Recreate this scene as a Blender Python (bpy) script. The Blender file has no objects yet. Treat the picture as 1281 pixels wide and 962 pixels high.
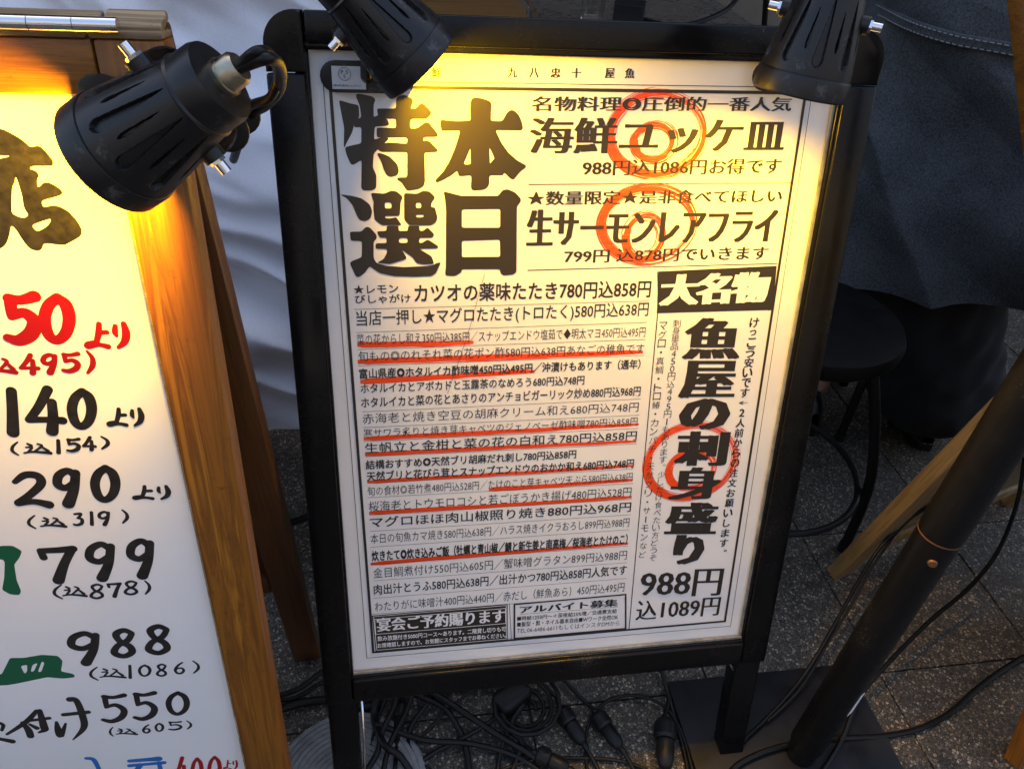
import bpy, bmesh, math, random
from mathutils import Vector, Matrix, noise
from mathutils.geometry import tessellate_polygon
R = math.radians
random.seed(7)
SC = bpy.context.scene
COL = SC.collection

# ---------------------------------------------------------------- camera
CAM = Vector((-0.22265, -0.63863, 1.26885))
CROT = Matrix(((0.98757885, 0.03862769, -0.15230206), (-0.14363784, 0.61484587, -0.77545647), (0.0636882, 0.78770074, 0.61275717)))
cd = bpy.data.cameras.new('camera'); cam = bpy.data.objects.new('camera', cd); COL.objects.link(cam)
cam.matrix_world = Matrix.Translation(CAM) @ CROT.to_4x4()
cd.sensor_width = 36; cd.lens = 960 / 1281 * 36; cd.clip_start = .02; cd.clip_end = 400
SC.camera = cam

# ---------------------------------------------------------------- sky, sun, exposure
SUN_EL, SUN_AZ = 38, 0          # the sun stands behind the shop, so the street side is in open shade
wd_ = bpy.data.worlds.new('World'); SC.world = wd_; wd_.use_nodes = True
nt = wd_.node_tree; nt.nodes.clear()
sky = nt.nodes.new('ShaderNodeTexSky'); sky.sky_type = 'NISHITA'; sky.sun_disc = False
sky.sun_elevation = R(SUN_EL); sky.sun_rotation = R(SUN_AZ); sky.dust_density = 6.0; sky.air_density = 1.0; sky.ozone_density = 0.15
bg = nt.nodes.new('ShaderNodeBackground'); bg.inputs[1].default_value = .12
wo = nt.nodes.new('ShaderNodeOutputWorld')
nt.links.new(sky.outputs[0], bg.inputs[0]); nt.links.new(bg.outputs[0], wo.inputs[0])
sl = bpy.data.lights.new('sun', 'SUN'); sl.energy = 1.2; sl.angle = R(10); sl.color = (1, .95, .88)
so = bpy.data.objects.new('sun', sl); COL.objects.link(so); so.location = (0, 6, 8)
so.rotation_euler = Vector((0, math.cos(R(SUN_EL)), math.sin(R(SUN_EL)))).to_track_quat('Z', 'Y').to_euler()
SC.view_settings.view_transform = 'Standard'; SC.view_settings.look = 'None'; SC.view_settings.gamma = 1
SC.view_settings.exposure = 2.2
LAMP_W = 3.4
SPOT = 140
LAMP_COL = (1.0, .53, .0)

# ---------------------------------------------------------------- baked sheet measurements (millimetres on each sheet)
TEXT = [('★レモン', -264.1, -213.1, 156.7, 157.3, 11.5, 0.012, 0.0, 'ink'), ('びしゃがけ', -263.3, -199.0, 145.0, 144.7, 11.5, 0.012, 0.0, 'ink'), ('カツオの薬味たたき780円込858円', -194.5, 95.5, 150.5, 150.5, 24.1, 0.018, 0.0, 'ink'), ('当店一押し★マグロたたき(トロたく)580円込638円', -263.2, 95.0, 119.9, 123.1, 23.3, 0.008, 0.0, 'ink'), ('菜の花からし和え350円込385円／スナップエンドウ塩茹で◆明太マヨ450円込495円', -264.0, 93.9, 94.7, 94.2, 15.4, -0.012, 0.0, 'ink'), ('旬もの◎のれそれ菜の花ポン酢580円込638円あなごの稚魚です', -263.4, 94.4, 73.7, 72.1, 14.7, -0.012, 0.0, 'ink'), ('富山県産◎ホタルイカ酢味噌450円込495円／沖漬けもあります（通年）', -263.4, 91.4, 51.0, 50.8, 14.8, 0.022, 0.0, 'ink'), ('ホタルイカとアボカドと玉露茶のなめろう680円込748円', -262.6, 18.6, 31.5, 31.6, 14.3, 0.014, 0.0, 'ink'), ('ホタルイカと菜の花とあさりのアンチョビガーリック炒め880円込968円', -263.0, 95.0, 12.6, 13.0, 15.4, 0.014, 0.0, 'ink'), ('赤海老と焼き空豆の胡麻クリーム和え680円込748円', -262.6, 94.4, -9.4, -9.6, 15.2, -0.006, 0.0, 'ink'), ('寒サワラ炙りと焼き芽キャベツのジェノベーゼ酢味噌780円込858円', -262.1, 94.9, -29.9, -30.7, 13.6, -0.01, 0.0, 'ink'), ('生帆立と金柑と菜の花の白和え780円込858円', -261.6, 95.8, -50.7, -51.7, 16.2, 0.008, 0.0, 'ink'), ('結構おすすめ◎天然ブリ胡麻だれ刺し780円込858円', -261.9, 14.1, -74.7, -74.9, 14.8, 0.02, 0.0, 'ink'), ('天然ブリと花びら茸とスナップエンドウのおかか和え680円込748円', -261.5, 95.5, -91.6, -93.9, 15.8, 0.02, 0.0, 'ink'), ('旬の食材◎若竹煮480円込528円／たけのこと芽キャベツ天ぷら580円込638円', -261.6, 95.6, -113.7, -114.9, 15.1, -0.012, 0.0, 'ink'), ('桜海老とトウモロコシと若ごぼうかき揚げ480円込528円', -261.1, 95.9, -136.9, -138.6, 17.2, -0.004, 0.0, 'ink'), ('マグロほほ肉山椒照り焼き880円込968円', -260.6, 97.7, -161.2, -163.0, 17.7, 0.01, 0.0, 'ink'), ('本日の旬魚カマ焼き580円込638円／ハラス焼きイクラおろし899円込988円', -260.9, 97.4, -187.0, -188.2, 16.6, -0.01, 0.0, 'ink'), ('炊きたて◎炊き込みご飯（牡蠣と青山椒／鯖と新生姜と南高梅／桜海老とたけのこ）', -260.8, 97.3, -214.6, -216.5, 19.0, 0.03, 0.0, 'ink'), ('金目鯛煮付け550円込605円／蟹味噌グラタン899円込988円', -260.1, 98.5, -242.7, -243.5, 18.0, -0.01, 0.0, 'ink'), ('肉出汁とうふ580円込638円／出汁かつ780円込858円人気です', -260.7, 100.7, -270.4, -269.7, 19.0, 0.014, 0.0, 'ink'), ('わたりがに味噌汁400円込440円／赤だし（鮮魚あら）450円込495円', -260.3, 99.6, -299.2, -299.9, 18.5, -0.006, 0.0, 'ink'), ('宴会ご予約賜ります', -259.3, -76.6, -330.7, -333.0, 25.6, 0.012, 0.03, 'white'), ('飲み放題付き5000円コース〜あります。二階貸し切りも可', -259.3, -74.7, -355.1, -357.5, 10.0, 0.02, 0, 'white'), ('お席確認しますので、お気軽にスタッフまでお尋ねください。', -259.9, -74.4, -367.4, -369.2, 9.6, 0.02, 0, 'white'), ('アルバイト募集', -55.3, 92.3, -325.6, -327.4, 14.3, 0.01, 0.03, 'ink'), ('■時給1250円〜＋深夜給25%増／交通費支給', -58.5, 91.7, -341.2, -342.6, 9.0, 0.01, 0.0, 'ink'), ('■髪型・髭・ネイル基本自由■Wワーク全然OK', -58.2, 94.5, -351.9, -354.0, 9.7, 0.01, 0.0, 'ink'), ('TEL:06-6486-6611もしくはインスタDMから', -57.9, 97.4, -363.4, -365.5, 9.8, -0.005, 0.0, 'ink'), ('大名物', 107.4, 251.8, 147.9, 149.6, 42.9, 0.01, 0.085, 'white'), ('名物料理◎圧倒的一番人気', -61.8, 243.2, 362.2, 366.6, 16.6, 0.004, 0.024, 'ink'), ('海鮮ユッケ皿', -63.1, 241.7, 328.7, 332.5, 41.4, 0.0, 0.038, 'ink'), ('988円込1086円お得です', -0.4, 242.2, 294.4, 297.8, 19.1, 0.004, 0.024, 'ink'), ('★数量限定★是非食べてほしい', -63.3, 249.6, 260.3, 262.9, 17.2, 0.006, 0.024, 'ink'), ('生サーモンレアフライ', -63.0, 248.0, 226.6, 227.9, 45.2, 0.004, 0.06, 'ink'), ('799円 込878円でいきます', -16.3, 242.9, 192.3, 193.2, 17.8, 0.004, 0.024, 'ink'), ('988円', 123.3, 252.1, -297.7, -305.7, 52.7, -0.01, 0.03, 'ink'), ('込1089円', 121.7, 254.4, -346.3, -349.5, 39.3, -0.01, 0.025, 'ink'), ('鮮', -170.2, -160.1, 391.9, 392.1, 9.8, 0.008, 0.03, 'ink'), ('九', -89.0, -78.6, 393.2, 393.4, 9.9, 0.008, 0.03, 'ink'), ('八', -65.5, -55.0, 393.6, 393.8, 10.0, 0.008, 0.03, 'ink'), ('忠', -41.8, -31.2, 394.0, 394.2, 10.0, 0.008, 0.03, 'ink'), ('十', -18.8, -8.1, 394.3, 394.6, 10.1, 0.008, 0.03, 'ink'), ('屋', 18.8, 29.6, 394.9, 395.2, 10.1, 0.008, 0.03, 'ink'), ('魚', 41.4, 52.3, 395.3, 395.5, 10.2, 0.008, 0.03, 'ink'), ('魚', 145.8, 225.3, 83.4, 80.9, 56.2, 0.01, 0.055, 'ink'), ('屋', 147.1, 226.3, 26.8, 23.6, 53.3, 0.01, 0.055, 'ink'), ('の', 151.7, 224.5, -23.4, -27.0, 46.1, 0.02, 0.055, 'ink'), ('刺', 152.1, 229.5, -75.2, -79.7, 53.0, 0.01, 0.055, 'ink'), ('身', 149.7, 226.4, -129.4, -134.6, 51.7, 0.01, 0.055, 'ink'), ('盛', 150.2, 229.5, -186.2, -192.3, 52.9, 0.01, 0.055, 'ink'), ('り', 167.8, 215.7, -240.8, -244.9, 51.2, 0.02, 0.06, 'ink'), ('け', 238.8, 102.3, 15.5, 0.01, 0.02, 'V'), ('っ', 239.0, 88.7, 15.5, 0.01, 0.02, 'V'), ('こ', 239.2, 75.0, 15.5, 0.01, 0.02, 'V'), ('う', 239.5, 61.1, 15.5, 0.01, 0.02, 'V'), ('安', 239.7, 47.0, 15.5, 0.01, 0.02, 'V'), ('い', 240.0, 32.8, 15.5, 0.01, 0.02, 'V'), ('で', 240.2, 18.4, 15.5, 0.01, 0.02, 'V'), ('す', 240.5, 3.9, 15.5, 0.01, 0.02, 'V'), ('←', 240.7, -10.8, 15.5, 0.01, 0.02, 'V'), ('2', 241.0, -25.7, 15.5, 0.01, 0.02, 'V'), ('人', 241.2, -40.8, 15.5, 0.01, 0.02, 'V'), ('前', 241.5, -56.0, 15.5, 0.01, 0.02, 'V'), ('か', 241.7, -71.4, 15.5, 0.01, 0.02, 'V'), ('ら', 242.0, -86.9, 15.5, 0.01, 0.02, 'V'), ('の', 242.3, -102.7, 15.5, 0.01, 0.02, 'V'), ('注', 242.5, -118.6, 15.5, 0.01, 0.02, 'V'), ('文', 242.8, -134.7, 15.5, 0.01, 0.02, 'V'), ('お', 243.1, -151.0, 15.5, 0.01, 0.02, 'V'), ('願', 243.4, -167.5, 15.5, 0.01, 0.02, 'V'), ('い', 243.6, -184.3, 15.5, 0.01, 0.02, 'V'), ('し', 243.9, -201.2, 15.5, 0.01, 0.02, 'V'), ('ま', 244.2, -218.3, 15.5, 0.01, 0.02, 'V'), ('す', 244.5, -235.6, 15.5, 0.01, 0.02, 'V'), ('。', 244.8, -253.1, 15.5, 0.01, 0.02, 'V'), ('刺', 134.2, 104.2, 12.2, -0.012, 0.0, 'V'), ('身', 134.3, 94.1, 12.2, -0.012, 0.0, 'V'), ('単', 134.4, 83.9, 12.2, -0.012, 0.0, 'V'), ('品', 134.5, 73.7, 12.2, -0.012, 0.0, 'V'), ('4', 134.6, 63.3, 12.2, -0.012, 0.0, 'V'), ('5', 134.8, 52.9, 12.2, -0.012, 0.0, 'V'), ('0', 134.9, 42.4, 12.2, -0.012, 0.0, 'V'), ('円', 135.0, 31.8, 12.2, -0.012, 0.0, 'V'), ('込', 135.1, 21.1, 12.2, -0.012, 0.0, 'V'), ('4', 135.2, 10.3, 12.2, -0.012, 0.0, 'V'), ('9', 135.4, -0.6, 12.2, -0.012, 0.0, 'V'), ('5', 135.5, -11.5, 12.2, -0.012, 0.0, 'V'), ('円', 135.6, -22.6, 12.2, -0.012, 0.0, 'V'), ('〜', 135.8, -33.7, 12.2, -0.012, 0.0, 'V'), ('も', 135.9, -45.0, 12.2, -0.012, 0.0, 'V'), ('あ', 136.0, -56.3, 12.2, -0.012, 0.0, 'V'), ('り', 136.2, -67.8, 12.2, -0.012, 0.0, 'V'), ('ま', 136.3, -79.3, 12.2, -0.012, 0.0, 'V'), ('す', 136.4, -91.0, 12.2, -0.012, 0.0, 'V'), ('。', 136.6, -102.7, 12.2, -0.012, 0.0, 'V'), ('少', 136.7, -114.6, 12.2, -0.012, 0.0, 'V'), ('し', 136.8, -126.5, 12.2, -0.012, 0.0, 'V'), ('だ', 137.0, -138.6, 12.2, -0.012, 0.0, 'V'), ('け', 137.1, -150.8, 12.2, -0.012, 0.0, 'V'), ('食', 137.3, -163.1, 12.2, -0.012, 0.0, 'V'), ('べ', 137.4, -175.5, 12.2, -0.012, 0.0, 'V'), ('た', 137.6, -188.0, 12.2, -0.012, 0.0, 'V'), ('い', 137.7, -200.6, 12.2, -0.012, 0.0, 'V'), ('方', 137.9, -213.3, 12.2, -0.012, 0.0, 'V'), ('ど', 138.0, -226.2, 12.2, -0.012, 0.0, 'V'), ('う', 138.2, -239.2, 12.2, -0.012, 0.0, 'V'), ('ぞ', 138.3, -252.3, 12.2, -0.012, 0.0, 'V'), ('マ', 116.5, 101.5, 12.6, -0.012, 0.0, 'V'), ('グ', 116.7, 89.7, 12.6, -0.012, 0.0, 'V'), ('ロ', 116.9, 77.9, 12.6, -0.012, 0.0, 'V'), ('・', 117.1, 65.9, 12.6, -0.012, 0.0, 'V'), ('真', 117.3, 53.8, 12.6, -0.012, 0.0, 'V'), ('鯛', 117.5, 41.6, 12.6, -0.012, 0.0, 'V'), ('・', 117.6, 29.3, 12.6, -0.012, 0.0, 'V'), ('ト', 117.8, 16.8, 12.6, -0.012, 0.0, 'V'), ('ロ', 118.0, 4.3, 12.6, -0.012, 0.0, 'V'), ('鰆', 118.2, -8.4, 12.6, -0.012, 0.0, 'V'), ('・', 118.5, -21.2, 12.6, -0.012, 0.0, 'V'), ('カ', 118.7, -34.2, 12.6, -0.012, 0.0, 'V'), ('ン', 118.9, -47.3, 12.6, -0.012, 0.0, 'V'), ('パ', 119.1, -60.5, 12.6, -0.012, 0.0, 'V'), ('チ', 119.3, -73.8, 12.6, -0.012, 0.0, 'V'), ('・', 119.5, -87.3, 12.6, -0.012, 0.0, 'V'), ('天', 119.7, -100.9, 12.6, -0.012, 0.0, 'V'), ('然', 119.9, -114.7, 12.6, -0.012, 0.0, 'V'), ('ブ', 120.2, -128.6, 12.6, -0.012, 0.0, 'V'), ('リ', 120.4, -142.7, 12.6, -0.012, 0.0, 'V'), ('・', 120.6, -156.9, 12.6, -0.012, 0.0, 'V'), ('サ', 120.8, -171.2, 12.6, -0.012, 0.0, 'V'), ('ー', 121.1, -185.7, 12.6, -0.012, 0.0, 'V'), ('モ', 121.3, -200.4, 12.6, -0.012, 0.0, 'V'), ('ン', 121.5, -215.2, 12.6, -0.012, 0.0, 'V'), ('な', 121.8, -230.2, 12.6, -0.012, 0.0, 'V'), ('ど', 122.0, -245.3, 12.6, -0.012, 0.0, 'V')]
RULES = [(-264.9, 132.6, 94.9, 134.6, 0.5), (-264.7, 103.9, 94.4, 106.7, 0.5), (-263.8, 82.4, 94.9, 84.0, 0.5), (-264.0, 61.5, 95.3, 62.4, 0.5), (-262.1, 0.2, 96.0, 1.5, 0.5), (-262.3, -21.5, 96.5, -22.0, 0.5), (-262.7, -41.0, 96.6, -41.4, 0.5), (-261.3, -62.8, 97.0, -64.6, 0.5), (-261.0, -101.8, 95.2, -103.0, 0.5), (-262.0, -123.0, 97.3, -125.8, 0.5), (-261.1, -149.7, 97.7, -150.9, 0.5), (-261.3, -174.9, 98.1, -176.1, 0.5), (-261.5, -199.9, 98.5, -200.9, 0.5), (-262.1, -227.7, 99.0, -228.3, 0.5), (-260.7, -255.0, 99.7, -257.1, 0.5), (-261.7, -284.4, 101.3, -284.9, 0.5), (-265.4, -311.6, 98.9, -315.1, 0.5), (-70.6, -312.4, -66.0, -379.2, 0.7), (-62.5, 276.0, 258.1, 277.8, 1.0), (-60.2, 176.1, 257.5, 179.5, 1.0), (107.4, 118.6, 113.4, -378.9, 1.2), (101.9, 171.9, 108.4, 118.6, 1.2), (-55.0, -333.7, 93.0, -335.4, 0.4), (250.8, 174.5, 255.9, 118.0, 1)]
THICK = [(-276.1, 376.3), (257.8, 378.8), (266.4, -380.3), (-266.2, -379.0)]
THIN = [(-283.1, 381.6), (265.5, 385.0), (277.0, -390.7), (-275.7, -388.2)]
BLK = [(102.9, 171.9), (256.9, 176.5), (261.3, 118.9), (106.3, 118.6)]
BOX_A = [(-265.1, -313.8), (-73.1, -313.5), (-71.6, -378.5), (-263.1, -377.7)]
BOX_B = [(-261.6, -320.7), (-76.2, -320.7), (-74.9, -347.8), (-261.4, -347.2)]
BOX_C = [(-63.2, -314.9), (102.6, -313.6), (108.0, -377.0), (-61.6, -376.9)]
MARK = [(-263.5, 87.4, -124.3, 87.1, 8), (-264.4, 65.7, 93.2, 67.2, 8), (-262.7, 40.8, -47.8, 45.2, 8), (-262.5, -37.9, 96.8, -35.5, 6.5), (-262.1, -60.3, 95.6, -60.8, 6), (-260.9, -100.4, 95.8, -98.1, 6), (-102.6, -121.9, 96.1, -121.0, 7), (-261.0, -147.4, 97.4, -147.7, 7), (-262.8, -227.2, 98.7, -224.0, 7)]
RINGS = [(85.0, 331.3, 58.8, 46.9, 81.6, 323.3, 25.7, 21.0), (83.6, 228.7, 59.5, 45.6, 80.6, 214.0, 24.9, 27.9), (177.2, -97.1, 66.3, 60.3, 178.3, -110.0, 33.9, 30.5)]
SCRATCH = [(-111.8, 171.6), (-119.2, 144.4), (-126.7, 114.5), (-138.4, 75.8), (-156.5, 21.0)]
BIG = [[[(-161.7, 344.6), (-145.3, 343.2), (-128.5, 344.0), (-129.2, 355.3), (-128.6, 365.1), (-125.4, 367.7), (-117.2, 367.3), (-107.3, 364.2), (-105.8, 360.8), (-106.5, 352.6), (-106.6, 344.1), (-94.9, 343.8), (-92.8, 345.5), (-88.9, 352.8), (-84.6, 355.8), (-80.2, 354.8), (-75.2, 349.9), (-72.3, 343.7), (-70.5, 336.8), (-72.0, 334.3), (-101.4, 334.4), (-94.5, 321.4), (-86.4, 310.8), (-76.1, 302.3), (-65.5, 296.9), (-66.3, 294.3), (-72.3, 290.3), (-80.1, 280.7), (-84.7, 283.3), (-90.5, 289.2), (-92.0, 285.9), (-107.4, 285.9), (-107.5, 277.1), (-109.1, 272.7), (-114.0, 270.0), (-125.4, 269.1), (-128.1, 270.9), (-127.7, 285.8), (-142.2, 284.7), (-143.3, 291.2), (-150.0, 285.7), (-159.0, 280.9), (-166.8, 277.7), (-168.3, 280.3), (-158.9, 290.0), (-152.1, 300.8), (-146.5, 313.6), (-142.1, 326.2), (-140.3, 333.5), (-160.6, 332.7), (-161.8, 338.5)], [(-128.7, 315.8), (-136.6, 297.7), (-128.4, 297.7)], [(-107.8, 316.4), (-106.9, 297.8), (-104.3, 302.1), (-101.6, 303.7), (-104.4, 309.6)]], [[(-159.1, 268.3), (-150.1, 266.1), (-138.9, 263.2), (-96.8, 263.1), (-92.4, 269.4), (-86.7, 270.9), (-77.4, 267.1), (-70.8, 260.4), (-70.7, 256.6), (-75.1, 251.4), (-73.5, 174.1), (-77.3, 171.0), (-89.2, 170.2), (-92.9, 173.2), (-93.2, 178.0), (-138.6, 178.7), (-139.0, 175.2), (-146.1, 170.7), (-156.6, 171.1), (-158.2, 173.1), (-157.2, 181.4), (-156.4, 246.1), (-157.4, 259.4)], [(-138.5, 248.2), (-94.3, 248.5), (-93.9, 227.0), (-138.5, 227.4)], [(-138.5, 212.2), (-94.1, 213.1), (-93.2, 192.8), (-138.5, 193.0)]], [[(-268.2, 362.7), (-256.0, 359.4), (-247.8, 357.9), (-247.8, 345.5), (-253.0, 339.4), (-256.7, 329.2), (-263.1, 318.9), (-264.9, 314.7), (-265.9, 314.7), (-264.3, 335.2)]], [[(-250.8, 367.8), (-247.8, 369.4), (-232.8, 366.7), (-229.8, 363.8), (-232.2, 358.8), (-232.8, 345.7), (-225.2, 349.8), (-219.1, 344.9), (-216.2, 339.2), (-219.4, 337.2), (-232.1, 336.6), (-233.4, 322.9), (-223.0, 326.5), (-217.1, 324.5), (-232.2, 310.8), (-234.5, 307.7), (-236.0, 294.0), (-232.5, 285.5), (-233.3, 271.5), (-238.4, 269.2), (-247.1, 269.2), (-249.6, 271.5), (-247.6, 302.0), (-256.4, 296.5), (-259.5, 297.1), (-263.2, 306.5), (-264.9, 314.7), (-259.5, 316.4), (-247.1, 319.0), (-246.2, 335.8), (-254.2, 335.3), (-251.7, 343.4), (-245.7, 345.5), (-246.8, 357.5)]], [[(-229.2, 354.8), (-208.8, 355.1), (-208.5, 364.1), (-206.7, 367.1), (-200.4, 369.2), (-191.0, 365.4), (-190.7, 361.4), (-193.4, 355.1), (-187.6, 355.4), (-182.6, 360.9), (-179.5, 360.6), (-171.1, 352.6), (-171.5, 350.0), (-176.6, 345.0), (-193.7, 344.8), (-194.4, 335.0), (-186.4, 335.5), (-179.9, 340.7), (-174.5, 342.0), (-163.9, 329.1), (-165.4, 326.6), (-180.2, 326.3), (-180.7, 321.7), (-178.1, 322.8), (-173.7, 322.2), (-164.1, 312.4), (-166.3, 310.7), (-179.4, 310.2), (-179.4, 279.2), (-181.2, 273.7), (-188.0, 270.5), (-199.0, 268.9), (-202.2, 272.6), (-205.3, 278.1), (-210.1, 280.9), (-209.5, 283.4), (-199.1, 283.5), (-198.3, 310.5), (-226.9, 310.5), (-232.0, 315.0), (-231.9, 318.1), (-217.9, 320.3), (-198.0, 319.2), (-197.8, 325.7), (-230.5, 325.4), (-230.0, 335.6), (-209.5, 335.2), (-209.2, 344.6), (-227.5, 344.8)]], [[(-231.2, 308.8), (-226.9, 309.2), (-217.4, 305.7), (-209.1, 297.3), (-207.6, 289.9), (-209.9, 285.6), (-217.1, 283.8), (-221.4, 285.5), (-224.4, 291.9), (-226.7, 300.4)]], [[(-273.2, 265.1), (-260.4, 263.5), (-249.7, 260.7), (-241.3, 254.1), (-238.8, 246.4), (-240.9, 238.7), (-246.6, 235.3), (-253.1, 236.5), (-256.1, 242.1), (-259.9, 253.1), (-265.9, 260.7)]], [[(-264.8, 223.8), (-252.0, 223.7), (-246.9, 229.1), (-242.5, 228.6), (-235.1, 220.0), (-235.3, 215.4), (-238.8, 212.7), (-239.7, 193.2), (-236.6, 187.3), (-225.4, 184.1), (-206.1, 182.2), (-183.1, 183.0), (-171.6, 184.0), (-168.8, 186.3), (-163.0, 187.4), (-164.6, 183.9), (-168.9, 174.5), (-174.1, 171.0), (-194.9, 170.6), (-217.9, 171.7), (-233.7, 175.6), (-240.3, 180.4), (-244.6, 184.0), (-250.7, 175.9), (-257.7, 170.8), (-261.0, 172.5), (-266.9, 187.8), (-264.5, 190.1), (-253.1, 194.5), (-251.7, 212.9), (-264.3, 213.5)]], [[(-239.6, 266.6), (-224.4, 265.7), (-217.7, 268.9), (-211.1, 268.3), (-204.1, 262.2), (-207.1, 256.9), (-207.8, 248.1), (-208.7, 241.2), (-225.1, 241.2), (-224.8, 238.6), (-217.7, 238.5), (-212.8, 240.1), (-206.4, 230.6), (-229.1, 230.8), (-236.6, 237.1), (-237.5, 250.8), (-236.8, 257.0)], [(-224.5, 256.5), (-224.8, 249.4), (-217.3, 249.4), (-217.1, 256.0)]], [[(-203.1, 266.5), (-188.1, 265.7), (-182.5, 268.9), (-174.7, 268.3), (-168.1, 261.7), (-172.7, 256.1), (-173.2, 250.6), (-168.7, 250.6), (-166.2, 239.4), (-168.1, 233.7), (-173.1, 230.4), (-197.9, 230.5), (-203.7, 236.9)], [(-190.1, 256.2), (-190.2, 249.8), (-184.4, 249.7), (-184.3, 255.7)], [(-190.4, 242.6), (-190.5, 239.5), (-182.0, 239.4), (-181.4, 242.6)]], [[(-235.0, 224.0), (-223.8, 224.2), (-223.6, 230.3), (-210.2, 230.2), (-210.4, 224.1), (-199.9, 224.0), (-199.7, 230.1), (-186.7, 230.0), (-186.8, 224.1), (-182.3, 224.1), (-177.7, 228.1), (-169.9, 220.1), (-172.2, 216.2), (-187.4, 216.3), (-187.6, 210.1), (-183.7, 210.3), (-177.9, 214.4), (-165.5, 206.2), (-166.7, 203.9), (-187.7, 203.4), (-173.7, 194.6), (-171.5, 188.7), (-171.1, 185.4), (-183.1, 185.1), (-191.1, 186.7), (-195.5, 193.8), (-207.7, 202.7), (-202.3, 193.9), (-203.5, 191.5), (-221.9, 186.0), (-236.6, 187.8), (-228.5, 191.9), (-224.1, 199.9), (-224.4, 203.9), (-237.0, 204.0), (-236.7, 210.4), (-224.4, 210.3), (-224.1, 216.7), (-231.9, 216.8)], [(-210.2, 216.3), (-200.5, 216.2), (-200.7, 210.3), (-210.4, 210.4)]]]
BRUSH_SHAPES = {'black': [[[(-507.2, 358.0), (-493.0, 356.2), (-488.1, 353.3), (-482.6, 349.4), (-479.4, 345.5), (-477.6, 343.3), (-473.4, 344.8), (-470.3, 344.0), (-467.9, 340.0), (-465.6, 336.0), (-464.7, 332.9), (-465.7, 330.3), (-468.5, 329.8), (-480.5, 329.7), (-482.5, 327.7), (-478.4, 326.6), (-476.7, 323.0), (-479.0, 320.4), (-480.2, 314.1), (-478.5, 314.6), (-475.3, 317.8), (-471.4, 317.8), (-466.3, 314.6), (-463.3, 310.6), (-464.8, 308.2), (-470.1, 306.6), (-480.1, 303.9), (-480.0, 298.5), (-473.6, 300.4), (-468.8, 299.8), (-462.8, 295.7), (-458.4, 288.5), (-456.3, 280.6), (-458.1, 276.1), (-462.8, 273.3), (-472.1, 268.5), (-478.9, 269.5), (-486.8, 270.5), (-488.3, 266.2), (-491.3, 264.2), (-495.7, 264.9), (-498.6, 267.5), (-501.6, 275.4), (-503.1, 281.0), (-505.9, 285.5), (-508.9, 277.8), (-512.6, 271.0), (-516.7, 267.1), (-529.6, 263.3), (-514.6, 307.2), (-504.2, 328.1), (-504.5, 334.2), (-492.4, 337.1), (-505.4, 337.7)], [(-493.2, 323.0), (-492.7, 317.8), (-492.5, 307.2), (-493.7, 298.6), (-491.5, 292.6), (-495.8, 290.4), (-500.2, 292.1), (-503.1, 294.3), (-501.7, 300.8), (-497.5, 314.6), (-494.6, 318.3)], [(-491.7, 284.8), (-484.6, 287.6), (-477.1, 289.9), (-476.9, 288.6), (-480.4, 284.2), (-486.2, 280.9), (-489.4, 280.0)]]], 'green': [[[(-665.3, -204.9), (-641.0, -200.2), (-627.3, -177.5), (-615.0, -179.2), (-596.5, -176.9), (-581.9, -180.5), (-579.0, -188.2), (-584.3, -204.1), (-572.9, -209.9), (-572.7, -215.0), (-584.8, -215.4), (-599.6, -211.1), (-629.7, -216.5), (-640.5, -217.8), (-660.7, -216.1)], [(-620.5, -190.7), (-613.8, -189.6), (-616.3, -199.5), (-619.8, -203.2)], [(-608.8, -190.3), (-603.1, -188.2), (-610.0, -200.4), (-613.3, -200.8)], [(-598.8, -186.3), (-596.9, -189.1), (-603.2, -202.2), (-606.5, -201.8)]], [[(-609.4, -29.5), (-595.0, -27.5), (-586.0, -28.3), (-579.7, -35.6), (-584.1, -43.7), (-590.8, -51.6), (-593.8, -72.2), (-593.4, -86.5), (-596.4, -91.6), (-604.3, -89.6), (-609.8, -82.9), (-603.8, -67.6), (-598.0, -47.4), (-599.4, -43.9), (-616.2, -45.6)]]]}
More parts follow.
